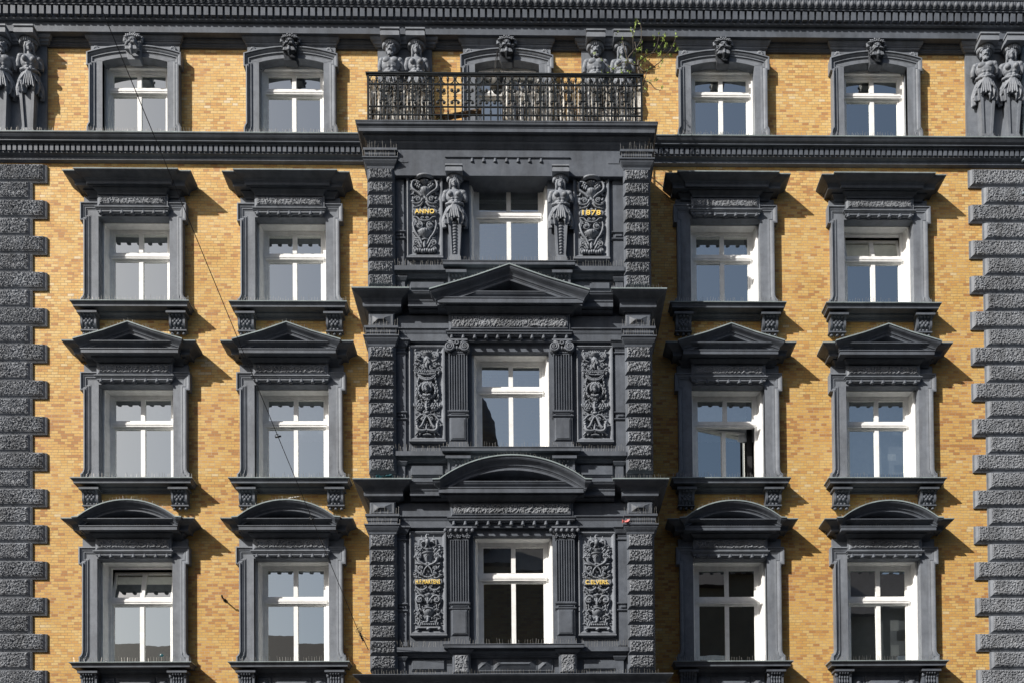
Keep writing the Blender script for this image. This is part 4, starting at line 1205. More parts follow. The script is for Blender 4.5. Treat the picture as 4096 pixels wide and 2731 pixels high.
    taper(-a0+.002, a0-.002, -a1+.002, a1-.002, 0, .15, .21)
    taper(-a0, -a0+.05, -a1, -a1+.065, 0, .19, .25); taper(a0-.05, a0, a1-.065, a1, 0, .19, .25)
    p.box(-a0-.03, a0+.03, 0, .23, 0, .10); p.box(-a0-.01, a0+.01, 0, .21, .10, .16)
    if beads:
        for i in range(11):
            z = 1.0-.078*i; r_ = .062-.002*i; p.ell((0, -.175-.003*(10-i), z), (r_, .035, .036), 10, 7)
    ped = p
    # echinus and abacus on the head
    c = MB()
    c.lathe((0, -.13, 2.10), [(.10, 0), (.15, .03), (.185, .09), (.19, .13), (.17, .155)], 20)
    for i in range(14):
        a = PI+PI*i/13*1.0; c.ell((.17*math.cos(a), -.13+.17*math.sin(a), 2.19), (.032, .032, .06), 7, 5)
    c.box(-.21, .21, 0, .40, 2.25, 2.34); c.box(-.195, .195, 0, .385, 2.335, 2.40); c.box(-.215, .215, 0, .41, 2.395, 2.43)
    return body, ped.mesh('pedestal'), c.mesh('capital')
TM = {k: make_term(*k) for k in (('man', False), ('woman', False), ('woman', True))}
def place_term(kind, beads, x, p, z, H, name, rz=0, lab=None):
    body, ped, cap = TM[(kind, beads)]
    k = H/2.43
    o = link(name, ped, 'grey', B, (x, -p, z), (k*1.06, k*1.0, k))
    o2 = link('figure', body, 'sculpt', o, (0, 0, 0), (1.0 if beads else .88, .97, 1)); o2.rotation_euler[2] = rz; o2['label'] = lab or ('bearded man figure bare chested with a cloth knotted at the hips' if kind == 'man' else 'woman figure bare chested with a cloth knotted at the hips')
    link('capital', cap, 'sculpt', o)
    return o
ZT0 = Z1S+.0
HT = at(1560, 118, .40)[1]-ZT0
for u, kd, rz in ((-6, 'man', .25), (106, 'woman', .25), (1565, 'man', 0), (1666, 'woman', .05), (2382, 'man', 0), (2490, 'woman', -.05), (3940, 'man', -.22), (4047, 'woman', -.22)):
    # foot position read at the shaft, x corrected to the figure's own depth
    base = {-6: 4, 106: 114, 3940: 3945, 4047: 4050}.get(u, u)
    x = at(base, 400, .2)[0] if u not in (1565, 1666, 2382, 2490) else at(u, 250, .2)[0]
    zf = ZT0 if u not in (1565, 1666, 2382, 2490) else ZT0
    place_term(kd, False, x, .05, zf, HT, 'term_figure', rz)
for a, b in ((-200, 187), (1511, 1728), (2326, 2543), (3862, 4300)):
    xa, xb = at(a, 300, .06)[0], at(b, 300, .06)[0]; xa = max(xa, XL); xb = min(xb, XR)
    m = MB(); m.box(xa, xb, 0, .06, ZSLAB if 1000 < a < 3000 else Z1S, FASC_B-.15)
    m.cornice(xa, xb, FASC_B, [(.22, 0), (.22, -.03), (.19, -.07), (.16, -.085), (.15, -.13), (.12, -.14), (.11, -.17)], .06)
    m.build('term_backing_panel', 'grey', B)
# two terms beside the ANNO bay window
zb = cz(2, 808, PB+.2); zt_ = cz(2, 139, PB+.45)
for xx in (788, 1500):
    place_term('woman', True, cx(2, xx, PB+.15), PB, zb, zt_-zb, 'bay_term_figure', 0, 'woman figure above a tapering shaft hung with shells')

# ------------------------------------------------------------------ relief panels
class RL:
    """ornament traced in panel pixels (x right, y down), mirrored about xc"""
    def __init__(s, xc, y0, k, fx=1.0): s.m = MB(); s.xc = xc; s.y0 = y0; s.k = k; s.sub = False
    def P(s, x, y, d): return ((x-s.xc)*s.k, -d, (s.y0-y)*s.k)
    def T(s, pts, r0, r1=None, d=.03, mir=True, rmid=None, n=7):
        """smooth tapering stem"""
        q = [Vector((x, y)) for x, y in pts]; out = []
        for i in range(len(q)-1):
            a, b, c_, e = q[max(0, i-1)], q[i], q[i+1], q[min(len(q)-1, i+2)]
            for j in range(4):
                t = j/4; out.append(.5*((2*b)+(c_-a)*t+(2*a-5*b+4*c_-e)*t*t+(3*b-a-3*c_+e)*t**3))
        out.append(q[-1]); L = len(out)-1; r1 = r0 if r1 is None else r1
        rs = []
        for i in range(L+1):
            t = i/L; r = r0+(r1-r0)*t
            if rmid: r = r0+(rmid-r0)*t*2 if t < .5 else rmid+(r1-rmid)*(t-.5)*2
            rs.append(r*s.k)
        for sg in ((1, -1) if mir else (1,)):
            s.m.tube([s.P(s.xc+sg*(v.x-s.xc), v.y, d) for v in out], rs, n)
    def S(s, x, y, R, turns, r, a0=0, cw=1, d=.035, mir=True):
        """spiral scroll ending in a bud"""
        n = int(14*turns)+2; pts = []; rs = []
        for i in range(n+1):
            t = i/n; a = a0+cw*turns*2*PI*t; q = R*(1-.8*t); pts.append((x+q*math.cos(a), y-q*math.sin(a))); rs.append(r*(1-.35*t)*s.k)
        for sg in ((1, -1) if mir else (1,)):
            s.m.tube([s.P(s.xc+sg*(a-s.xc), b, d+.012*i/n) for i, (a, b) in enumerate(pts)], rs, 6)
        s.D(x, y, R*.22, d+.02, mir)
    def D(s, x, y, r, d=.04, mir=True, sx=1, sy=1):
        for sg in ((1, -1) if mir else (1,)):
            s.m.ell(s.P(s.xc+sg*(x-s.xc), y, d), (r*s.k*sx, r*s.k*.8, r*s.k*sy), 8, 6)
    def leaf(s, x, y, L, a, wd, d=.03, mir=True, lob=3):
        """a lobed leaf: midrib with side lobes"""
        ca, sa = math.cos(a), math.sin(a)
        s.T([(x, y), (x+ca*L*.5-sa*L*.08, y-sa*L*.5-ca*L*.08), (x+ca*L, y-sa*L)], wd*.45, wd*.12, d, mir, wd*.55)
        for j in range(1, lob+1):
            t = j/(lob+1); px, py = x+ca*L*t, y-sa*L*t
            for sg in (-1, 1):
                b = a+sg*.85; l = L*.34*(1-t*.35); s.T([(px, py), (px+math.cos(b)*l, py-math.sin(b)*l)], wd*.36, wd*.14, d-.004, mir)
    def U(s, y0, prof, fl=0, fd=.0):
        """half-round vessel on the axis: profile [(radius, y)...]"""
        pr = [(r*s.k, (y0-y)*s.k) for r, y in prof]
        s.m.lathe((0, 0, (s.y0-y0)*s.k), pr, 22, PI, 2*PI, .55, fl, fd)
    def F(s, x, y, R, n=6, d=.04, mir=True):
        for sg in ((1, -1) if mir else (1,)):
            for i in range(n):
                a = 2*PI*i/n; s.m.ell(s.P(s.xc+sg*(x-s.xc)+R*.6*math.cos(a), y+R*.6*math.sin(a), d), (R*.36*s.k, R*.3*s.k, R*.36*s.k), 7, 5)
            s.m.ell(s.P(s.xc+sg*(x-s.xc), y, d+.01), (R*.3*s.k, R*.3*s.k, R*.3*s.k), 7, 5)
def relief2(k):
    r = RL(368, 800, k)
    for i in range(9):
        a = -1+2*i/8; r.leaf(368+a*110, 255-25*(1-a*a), 48+14*(1-abs(a)), PI/2-a*.7, 26, .035, False, 1)
    r.U(290, [(150, 262), (160, 272), (150, 292), (110, 302)])
    r.U(340, [(70, 305), (85, 315), (60, 345), (18, 358), (22, 372)], 14, .09)
    for x, y in ((272, 372), (300, 395), (255, 345), (235, 385), (285, 425), (262, 410)): r.D(x, y, 20)
    r.T([(300, 350), (245, 325), (195, 330), (170, 385), (180, 440), (225, 480), (275, 510), (330, 560)], 12, 18, .035, True, 22)
    r.leaf(180, 345, 45, 2.2, 24); r.leaf(172, 420, 42, -2.2, 22); r.leaf(205, 470, 60, -1.9, 22)
    r.U(430, [(12, 395), (60, 408), (82, 432), (84, 450), (60, 500), (22, 520), (20, 560), (52, 572), (52, 595), (20, 600), (28, 640), (22, 680), (45, 735), (70, 750)], 14, .06)
    r.S(262, 600, 42, 1.4, 13, PI*.9, -1); r.leaf(200, 600, 50, 1.9, 26); r.leaf(215, 640, 60, 2.7, 26)
    r.T([(340, 600), (310, 650), (250, 672), (175, 655)], 20, 8, .04); r.T([(345, 640), (300, 700), (240, 715), (185, 725)], 16, 6, .035)
    r.leaf(300, 720, 60, -1.8, 22)
    r.m.box(-(368-225)*k*1.0, (535-368)*k*.94, .0, .06, 0, 0) if False else None
    s = r
    s.m.box(-160*k, 160*k, .0, .055, (800-842)*k, (800-757)*k)
    for sg in (-1, 1): s.m.tube([(sg*168*k, -.03, (800-755)*k), (sg*185*k, -.045, (800-800)*k), (sg*170*k, -.03, (800-845)*k)], [.012, .02, .012], 8)
    r.T([(368, 935), (300, 925), (250, 880), (195, 872)], 15, 10, .04); r.S(330, 890, 26, 1.3, 9, 0, 1)
    r.S(285, 1000, 56, 1.6, 14, PI*.6, -1); r.S(285, 1005, 26, 1, 10, 0, 1, .05)
    r.T([(200, 925), (188, 985), (205, 1070), (240, 1140), (285, 1195), (330, 1290)], 10, 14, .035, True, 20)
    r.leaf(190, 1000, 55, 1.75, 24); r.leaf(215, 1110, 50, 2.6, 22); r.leaf(330, 940, 60, -1.57, 14)
    r.U(1070, [(20, 1030), (95, 1062), (108, 1078), (100, 1100), (60, 1145), (20, 1160), (20, 1175), (55, 1195), (50, 1210), (15, 1215)], 16, .07)
    r.leaf(368, 1345, 110, PI/2, 44, .04, False, 2); r.leaf(320, 1345, 150, 1.95, 34, .035); r.leaf(290, 1340, 90, 2.3, 28)
    r.S(230, 1270, 48, 1.5, 14, PI*.1, 1); r.leaf(280, 1200, 80, 2.9, 24)
    for i in range(9): r.D(368+(i-4)*36, 1385+6*math.cos(i*2.0), 24, .04, False, 1, 1.3)
    r.S(212, 1365, 38, 1.2, 14, -PI*.5, 1); r.T([(190, 1300), (240, 1305), (262, 1330)], 12, 8)
    return r
def relief3(k):
    r = RL(402, 780, k)
    for i in range(7): r.leaf(402+(i-3)*22, 185, 42, PI/2-(i-3)*.2, 18, .04, False, 1)
    r.U(260, [(78, 185), (80, 198), (40, 215), (28, 235), (36, 245), (60, 275), (62, 290), (42, 300), (46, 320), (36, 370), (14, 420), (18, 450)], 0)
    r.T([(350, 360), (380, 320), (402, 290)], 10, 12, .07); r.T([(440, 370), (420, 330), (402, 292)], 10, 12, .07)
    r.S(270, 245, 36, 1.5, 12, 0, 1); r.T([(228, 150), (240, 185), (225, 230), (260, 290), (320, 320)], 14, 10); r.D(228, 155, 18)
    for x, y in ((215, 350), (245, 372), (285, 400), (230, 410), (270, 350), (310, 420), (215, 440), (330, 370), (255, 435)): r.leaf(x, y, 34, (x*y) % 6, 20, .035, True, 2)
    r.T([(345, 370), (350, 420), (310, 450), (210, 458)], 14, 8, .04)
    r.T([(250, 500), (330, 516), (402, 520)], 12, 12, .045); r.T([(280, 465), (402, 458)], 8, 8, .045)
    for i in range(9): r.m.box(*[((402+(i-4)*32+dx)-402)*k for dx in (-9, 9)], .04, .068, (780-496)*k, (780-478)*k)
    r.leaf(215, 470, 60, -1.4, 26); r.T([(265, 520), (300, 570), (350, 595), (402, 605)], 12, 20, .04); r.T([(290, 530), (340, 570), (402, 580)], 10, 14, .045)
    r.U(545, [(8, 518), (40, 535), (35, 545), (12, 570)])
    for j in range(6): r.leaf(268-8*j, 560+52*j, 50, -1.4-.3*(j % 2), 26, .035)
    r.D(232, 765, 16)
    # wreath with a head
    for i in range(30):
        a = 2*PI*i/30; r.D(402+132*math.cos(a), 760+122*math.sin(a), 20, .035+.006*(i % 2), False, 1, 1)
        r.leaf(402+132*math.cos(a), 760+122*math.sin(a), 30, -a+PI/2+.4, 14, .045, False, 1)
    for i in range(14):
        a = -.6+(PI+1.2)*i/13; r.D(402+62*math.cos(a), 725-62*math.sin(a), 22, .06, False)
    head_shape(r.m, 0, -.05, (780-735)*k, 62*k)
    r.T([(340, 830), (402, 850)], 22, 26, .05)
    r.T([(355, 905), (402, 898)], 10, 12, .04); r.leaf(402, 1080, 170, PI/2, 40, .045, False, 3); r.D(402, 1035, 20, .06, False)
    r.S(300, 1005, 78, .9, 10, PI*.7, 1, .03); r.F(300, 1000, 56); r.leaf(215, 1000, 60, 1.9, 26); r.leaf(260, 940, 60, .9, 26); r.T([(370, 1115), (290, 1120), (225, 1105)], 12, 5)
    r.leaf(345, 1100, 60, 1.2, 22); r.D(402, 1100, 24, .045, False, 2)
    r.T([(402, 1160), (350, 1125), (290, 1140), (240, 1190), (215, 1215)], 16, 12, .04); r.S(340, 1185, 42, 1.3, 12, PI*.5, -1, .04); r.F(330, 1190, 30, 6, .045)
    r.T([(402, 1150), (440, 1200), (480, 1290), (520, 1330)], 14, 22, .05)
    # griffins back to back
    r.T([(402, 1360), (330, 1375), (275, 1370), (250, 1330), (250, 1270)], 20, 22, .045, True, 28); r.T([(250, 1280), (225, 1255)], 26, 18, .05); r.D(235, 1245, 24, .055)
    r.T([(275, 1375), (240, 1400), (215, 1430)], 16, 12); r.T([(300, 1385), (285, 1430)], 15, 12)
    for j in range(5): r.T([(285, 1330), (320-4*j, 1270+10*j), (355-12*j, 1230+16*j)], 10, 6, .045)
    r.leaf(402, 1400, 150, PI/2, 30, .045, False, 2); r.T([(335, 1430), (402, 1418)], 8, 12, .04)
    return r
def relief4(k):
    r = RL(378, 780, k)
    # bird with raised wings
    r.m.ell(r.P(375, 225, .05), (34*k, 26*k, 52*k)); r.T([(372, 190), (358, 160), (372, 138), (402, 140)], 20, 8, .06, False); r.D(370, 143, 16, .07, False)
    for j in range(6): r.T([(330, 215), (300-8*j, 175-2*j+8*j), (292-6*j, 140+14*j+16*j)], 12, 5, .04)
    for j in range(4): r.T([(345, 225), (318-6*j, 215+6*j), (310-8*j, 240+4*j)], 12, 6, .05)
    r.T([(360, 265), (345, 300)], 13, 8); r.T([(395, 265), (405, 300)], 12, 8, mir=False)
    r.T([(320, 312), (378, 318)], 8, 9); r.T([(318, 300), (280, 290), (235, 265), (205, 262)], 7, 6); r.S(205, 270, 14, 1, 6)
    for x, y in ((208, 340), (230, 355), (262, 330), (290, 320), (275, 345), (210, 300), (240, 395), (255, 410), (225, 412), (270, 395), (245, 375), (205, 420), (280, 412), (195, 435), (225, 390)): r.D(x, y, 17, .04)
    r.U(400, [(90, 368), (92, 382), (76, 388), (70, 395), (58, 450), (34, 498), (12, 512), (42, 520), (40, 530), (12, 535)]); r.U(345, [(50, 312), (55, 322), (14, 335), (18, 360), (60, 366)])
    r.T([(330, 460), (345, 430), (375, 405)], 7, 7, .075, False)
    r.U(430, []) if False else None
    r.T([(210, 442), (290, 442)], 9, 9, .05); r.T([(222, 462), (275, 462)], 9, 9, .05); r.T([(245, 455), (262, 500), (310, 530), (380, 560), (425, 610), (435, 660)], 24, 7, .045)
    r.T([(200, 525), (260, 530), (330, 535), (375, 520)], 14, 16, .04); r.leaf(215, 550, 60, -1.2, 24)
    for x, y, a in ((250, 590, 1.2), (225, 640, 2.5), (260, 660, .5), (300, 600, 1.4), (215, 680, 3), (290, 680, -.5), (240, 705, 2.8), (300, 640, 2)): r.leaf(x, y, 46, a, 22, .035, True, 2)
    r.S(270, 590, 34, 1.2, 11, 0, 1); r.S(285, 670, 30, 1.2, 10, PI, -1)
    r.U(640, [(30, 615), (42, 628), (14, 645), (10, 700)]); r.T([(320, 700), (378, 715)], 10, 12, .04); r.T([(205, 712), (290, 720)], 9, 11)
    r.m.box(-178*k, 178*k, .0, .05, (780-812)*k, (780-740)*k)
    for sg in (-1, 1): r.m.tube([(sg*188*k, -.02, (780-735)*k), (sg*196*k, -.04, 0), (sg*188*k, -.02, (780-818)*k)], [.01, .016, .01], 8)
    for i in range(12): r.D(215+i*13, 835+38*math.sin(i/11*PI)+18, 15, .038)
    r.F(285, 895, 32); r.leaf(225, 850, 50, -1.3, 22); r.S(335, 835, 22, 1, 8)
    r.U(900, [(6, 850), (12, 900), (25, 930), (58, 940), (60, 950), (20, 965), (22, 1010), (14, 1085)]); r.T([(340, 1000), (352, 1030), (378, 1055)], 10, 14, .05); r.leaf(378, 1080, 90, PI/2, 28, .05, False, 2)
    r.S(265, 1020, 68, 1.1, 16, PI*.1, 1, .035); r.F(265, 1020, 40); r.T([(335, 990), (300, 965), (240, 965), (200, 1010), (210, 1060), (235, 1105)], 12, 9)
    r.U(1180, [(56, 1092), (58, 1102), (30, 1112), (60, 1130), (82, 1160), (84, 1172), (78, 1190), (50, 1225), (24, 1240), (48, 1248), (46, 1258), (24, 1268), (26, 1290), (36, 1318)], 18, .05)
    for i in range(9): r.D(378+(i-4)*17, 1138+abs(i-4)*3, 11, .075, False)
    r.T([(258, 1080), (256, 1180), (262, 1290)], 5, 5); 
    for x, y, a in ((258, 1140, -2.2), (258, 1140, -.9), (250, 1210, -2.6), (262, 1230, -.6), (262, 1290, -1.8), (262, 1290, 2.8), (240, 1330, -1.6), (270, 1350, -2.0)): r.leaf(x, y, 52, a, 20, .035, True, 1)
    r.T([(190, 1265), (262, 1215)], 7, 11); r.T([(205, 1190), (300, 1280)], 7, 7)
    r.leaf(378, 1325, 70, PI/2, 40, .05, False, 2); r.T([(300, 1328), (378, 1330)], 9, 9, .05)
    for i in range(9): r.D(378+(i-4)*26, 1360, 15, .045, False)
    r.m.box(-165*k, 165*k, 0, .05, (780-1408)*k, (780-1390)*k); r.m.box(-110*k, 110*k, 0, .045, (780-1340)*k, (780-1326)*k)
    for x in (218, 378): r.D(x, 1422, 24, .045, x != 378, 1.2, .8)
    return r
def letters(txt, w_, h_, z, parent, yoff=.06, bold=.012):
    cu = bpy.data.curves.new('lettering', 'FONT'); cu.body = txt; cu.size = 1; cu.extrude = .05; cu.offset = .013; cu.align_x = 'CENTER'; cu.space_character = 1.12
    t = bpy.data.objects.new('t', cu); COL.objects.link(t)
    dg = bpy.context.evaluated_depsgraph_get(); dg.update(); me = bpy.data.meshes.new_from_object(t.evaluated_get(dg)); bpy.data.objects.remove(t)
    xs_ = [v.co.x for v in me.vertices]; ys_ = [v.co.y for v in me.vertices]; x0, x1, y0, y1 = min(xs_), max(xs_), min(ys_), max(ys_)
    for v in me.vertices:
        x, y, q = v.co; v.co = ((x-(x0+x1)/2)/(x1-x0)*w_, -yoff-(q+.05)*.16, z+((y-(y0+y1)/2)/(y1-y0))*h_)
    me.name = 'gilt_lettering'; me.materials.append(M['gold']); o = bpy.data.objects.new('gilt_lettering', me); COL.objects.link(o); o.parent = parent; return o
PANELS = {2: ((467, 706, 200, 786), (1586, 1826, 209, 794)), 3: ((482, 722, 272, 907), (1608, 1850, 275, 910)), 4: ((485, 730, 377, 1067), (1618, 1866, 380, 1067))}
RSC = {2: 3.733, 3: 3.733, 4: 3.41}
TXT = {(2, 0): ('ANNO', .43, .098), (2, 1): ('1878', .41, .11), (4, 0): ('H.F.MARTENS', .54, .095), (4, 1): ('C.ELVERS.', .52, .095)}
for r, fn in ((2, relief2), (3, relief3), (4, relief4)):
    kk = (24-PB)/FPX/RSC[r]; rel = fn(kk)
    # small filling foliage between the main stems
    rf = random.Random(r*17); xc_ = rel.xc; ylo, yhi = {2: (300, 1390), 3: (170, 1400), 4: (300, 1380)}[r]
    for i_ in range(95):
        y_ = ylo+(yhi-ylo)*(i_+rf.random())/95; x_l = xc_-rf.uniform(45, 185)
        if abs(y_-{2: 800, 3: 0, 4: 777}[r]) < 48: continue
        rel.leaf(x_l, y_, rf.uniform(26, 44), rf.uniform(0, 6.28), rf.uniform(13, 19), .012, True, 2)
    me = rel.m.mesh('relief_ornament')
    # positions in the zoomed crop -> world height of the tracing origin
    oy = {2: 640+800/3.733, 3: 1360+780/3.733, 4: 2100+780/3.41}[r]
    for s_i, (xa, xb, ya, yb_) in enumerate(PANELS[r]):
        A_, B_ = cx(r, xa, PB+.07), cx(r, xb, PB+.07); Z1_ = cz(r, ya, PB+.07, (xa+xb)/2); Z0_ = cz(r, yb_, PB+.07, (xa+xb)/2)
        pm = MB()
        fr = [(0, 0), (0, .085), (.02, .09), (.022, .075), (.04, .075), (.05, .06), (.085, .03), (.09, .02)]
        P_ = [(A_, Z0_), (A_, Z1_), (B_, Z1_), (B_, Z0_), (A_, Z0_)]
        # closed frame: sweep each side with mitres by overlapping start
        vs = []; cor = [(A_, Z0_, 1, 1), (A_, Z1_, 1, -1), (B_, Z1_, -1, -1), (B_, Z0_, -1, 1)]; mfr = len(fr)
        for x, z, sx, sz in cor:
            for d, p_ in fr: vs.append((x+sx*d, -(PB+p_), z+sz*d))
        fs = []
        for i in range(4):
            j = (i+1) % 4
            for q in range(mfr-1): fs.append((i*mfr+q, i*mfr+q+1, j*mfr+q+1, j*mfr+q))
        pm.add(vs, fs)
        pm.box(A_+.07, B_-.07, PB-.01, PB+.022, Z0_+.07, Z1_-.07)
        pm.cornice(A_, B_, Z0_+.0, [(PB+.095, 0), (PB+.095, -.03), (PB+.05, -.045), (PB+.03, -.05)], PB+.085, PB)
        o = pm.build('relief_panel', 'grey', B, recalc=True)
        zc_ = at(CROP[r][0]+(xa+xb)/2/1.68, oy+(ya-PANELS[r][0][2])/1.68, PB+.05)[1]
        ro = link('relief_ornament', me, 'sculpt', o, ((A_+B_)/2, -PB-.02, zc_)); ro.scale = (.97, 1.55, 1)
        if (r, s_i) in TXT:
            t, w_, h_ = TXT[(r, s_i)]; dy = {2: 803, 4: 780}[r]; dz = ({2: 800, 4: 780}[r]-dy)*kk
            l = letters(t, w_, h_, zc_+dz, o, .0); l.location = ((A_+B_)/2, -PB-.112, 0); l['label'] = 'gilt letters reading ' + t

# ------------------------------------------------------------------ balcony railing
RP = 1.62
rx0, rx1 = at(1469, 480, RP)[0], at(2571, 480, RP)[0]
rz0 = ZSLAB; rzT = at(2020, 298, RP)[1]-.02
def rz(y): return at(1700, 270+y/4.704, RP)[1]
pitch = (at(1740, 400, RP)[0]-at(1740-57.05, 400, RP)[0])
rl = MB()
for a, b in ((rx0, rx0+.045), (rx1-.045, rx1)): rl.box(a, b, RP-.02, RP+.02, rz0, rzT)
rl.box(rx0-.03, rx1+.03, RP-.035, RP+.035, rzT-.005, rzT+.03); rl.box(rx0, rx1, RP-.02, RP+.02, rzT-.035, rzT-.006)
for y, h in ((322, .028), (745, .022), (897, .024)):
    z = rz(y); rl.box(rx0, rx1, RP-.014, RP+.014, z-h/2, z+h/2)
rl.box(rx0, rx1, RP-.012, RP+.012, rz0+.03, rz0+.045)
for xx in (rx0+.01, rx1-.01):
    rl.box(xx-.03, xx+.03, .1, RP-.03, rzT-.005, rzT+.025)
    for y in (322, 745, 897): z = rz(y); rl.box(xx-.012, xx+.012, .1, RP, z-.012, z+.012)
    for i in range(1, 5):
        yy = RP-i*.315; rl.box(xx-.012, xx+.012, yy-.012, yy+.012, rz0, rzT)
RAIL = rl.build('balcony_railing', 'iron', B)
def bar():
    m = MB(); m.box(-.018, .018, RP-.018, RP+.016, rz0, rzT-.02)
    m.box(-.027, .027, RP-.022, RP+.02, rz(625), rz(455))
    for y in (452, 628, 222): z = rz(y); m.box(-.026, .026, RP-.024, RP+.024, z-.008, z+.008)
    for sy, yc in ((1, 430), (-1, 662)):
        for sx in (-1, 1):
            zc_ = rz(yc); cxx = sx*.066; pts = []; rr = []
            for i in range(18):
                t = i/17; a = (-PI/2 if sy > 0 else PI/2)+sy*sx*0+(sx*sy)*(-1)*(-1)*t*1.25*2*PI
                R_ = .036*(1-.62*t); pts.append((cxx+R_*math.cos(a), -RP, zc_+R_*math.sin(a))); rr.append(.0085)
            m.tube([(sx*.02, -RP, zc_-sy*.055), (sx*.045, -RP, zc_-sy*.045)]+pts, .0125, 5)
            m.ell((cxx, -RP, zc_), (.02, .02, .02), 6, 5)
    for sx in (-1, 1): m.ell((sx*.032, -RP, rz(548)), (.012, .012, .012), 6, 5)
    return m
def twist():
    m = MB(); z0, z1 = rz0+.05, rz(240); n = 40; vs = []; fs = []
    zb_, zt_ = rz(740), rz(350)
    for i in range(n+1):
        z = z0+(z1-z0)*i/n; t = max(0, min(1, (z-zb_)/(zt_-zb_))); a = PI/4+t*2.5*PI; r_ = .021 if 0 < t < 1 else .017
        for k in range(4): vs.append((r_*math.cos(a+k*PI/2), -RP+r_*math.sin(a+k*PI/2), z))
    for i in range(n):
        for k in range(4): fs.append((i*4+k, i*4+(k+1) % 4, i*4+4+(k+1) % 4, i*4+4+k))
    m.add(vs, fs)
    m.ell((0, -RP, rz(215)), (.03, .03, .048), 8, 7); m.box(-.022, .022, RP-.022, RP+.022, rz(262), rz(238)); 
    m.ell((0, -RP, rz(860)), (.024, .024, .024), 8, 6); m.box(-.02, .02, RP-.02, RP+.02, rz(845), rz(822))
    return m
x0b = at(1450+400/4.704, 380, RP)[0]
mb_, mt_, mr_ = bar().mesh('scrolled_baluster'), twist().mesh('twisted_baluster'), None
rg = MB(); pts = [(.135*math.cos(2*PI*i/24), -RP, .113*math.sin(2*PI*i/24)) for i in range(25)]; rg.tube(pts, .012, 5, True, False); mr_ = rg.mesh('ring')
n_b = int((rx1-x0b)/pitch)+1
for i in range(-1, n_b+1):
    xb = x0b+i*pitch
    if rx0+.08 < xb < rx1-.08: link('scrolled_baluster', mb_, 'iron', RAIL, (xb, 0, 0))
    xm = xb-pitch/2
    if rx0+.03 < xm < rx1-.03: link('twisted_baluster', mt_, 'iron', RAIL, (xm, 0, 0)); link('ring', mr_, 'iron', RAIL, (xm, 0, rz(225)))

# ------------------------------------------------------------------ things on and around the balcony
def reeds(u0, u1, name, label, seed):
    m = MB(); rr = random.Random(seed); a, b = at(u0, 400, RP-.06)[0], at(u1, 400, RP-.06)[0]; x = a
    while x < b:
        w_ = rr.uniform(.009, .018); top = rzT-.07+rr.uniform(-.05, .035); lo = rz0+rr.uniform(.0, .04); y = -RP+.055+rr.uniform(0, .03); lean = rr.gauss(0, .008)
        if rr.random() > .04: m.add([(x, y, lo), (x+w_, y+.004, lo), (x+w_+lean, y+.004+rr.gauss(0, .004), top), (x+lean, y, top-.004), (x+w_/2, y+.012, lo), (x+w_/2+lean, y+.012, top)], [(0, 1, 2, 3), (1, 4, 5, 2), (4, 0, 3, 5)])
        x += w_*rr.uniform(.6, 1.05)
    for z in (rz0+.12, rz0+.42, rz0+.75): m.tube([(a, -RP+.045, z), (b, -RP+.045, z+.01)], .003, 4)
    return tag(m.build(name, 'reed', recalc=False), label, 'privacy screen', 'reed mats tied to the balcony railing')
reeds(1476, 1722, 'reed_screen', 'short weathered reed mat tied behind the left end of the balcony railing', 3)
reeds(2008, 2566, 'reed_screen', 'long frayed reed mat tied behind the right half of the balcony railing', 4)
m = MB()
pa, pb_ = at(1700, 492, 1.5), at(1922, 445, 1.3)
m.add([], []); 
def plank(u0, v0, u1, v1, p, w_, name, label):
    q = MB(); (xa, za), (xb, zb_) = at(u0, v0, p), at(u1, v1, p); L = math.hypot(xb-xa, zb_-za); an = math.atan2(zb_-za, xb-xa)
    q.box(0, L, -.06, .06, -w_/2, w_/2); q.box(.02, L-.02, .06, .066, -w_/2+.01, w_/2-.01); o = q.build(name, 'wood', None, (xa, -p, za)); o.rotation_euler = (0, -an, 0); return tag(o, label, 'plank')
plank(1745, 478, 1925, 447, 1.3, .05, 'wooden_plank', 'weathered plank leaning on the balcony floor behind the open railing')
# hanging basket
m = MB(); bx_, bz_ = at(1990, 330, .9); m.lathe((bx_, -.9, bz_), [(.02, -.26), (.10, -.22), (.17, -.10), (.19, .05), (.17, .12), (.14, .13)], 16, 0, 2*PI, 1, 12, .02)
bk = tag(m.build('hanging_basket', 'terracotta'), 'dark round hanging basket in front of the balcony door', 'basket')
q = MB(); 
for a in (0, 2.1, 4.2): q.tube([(bx_+.17*math.cos(a), -.9+.17*math.sin(a), bz_+.1), (bx_, -.9, bz_+.75)], .006, 4)
q.tube([(bx_, -.9, bz_+.75), (bx_, -.42, bz_+.80), (bx_, -.12, bz_+.80)], .008, 5); q.build('hanger', 'wire', bk)
def leafy(name, label, cx0, z0, y, n, spread, h, seed, cat='plant'):
    rr = random.Random(seed); t = thing(name, label, cat, (0, 0, 0), 'weeds on the balcony floor' if name == 'weed' else None); st = MB(); lf = MB()
    for i in range(n):
        a = rr.uniform(0, 2*PI); r_ = spread*rr.random(); tip = Vector((cx0+r_*math.cos(a), y+.5*r_*math.sin(a), z0+h*rr.uniform(.35, 1)))
        st.tube([(cx0+.2*r_*math.cos(a), y, z0), tip], [.006, .003], 4)
        for j in range(4):
            c = tip+Vector((rr.gauss(0, .03), rr.gauss(0, .03), rr.gauss(0, .03))); s = rr.uniform(.018, .035); d = Vector((rr.gauss(0, 1), rr.gauss(0, 1), rr.gauss(0, 1))).normalized(); e = d.orthogonal().normalized()
            lf.add([c-d*s, c+e*s*.5, c+d*s*1.3, c-e*s*.5], [(0, 1, 2, 3)])
    st.build('stem', 'bark', t); lf.build('foliage', 'leaf', t, recalc=False); return t
x_, z_ = at(1735, 470, 1.45); leafy('weed', 'small green weed growing at the foot of the left reed mat', x_, ZSLAB, -1.45, 10, .22, .28, 5)
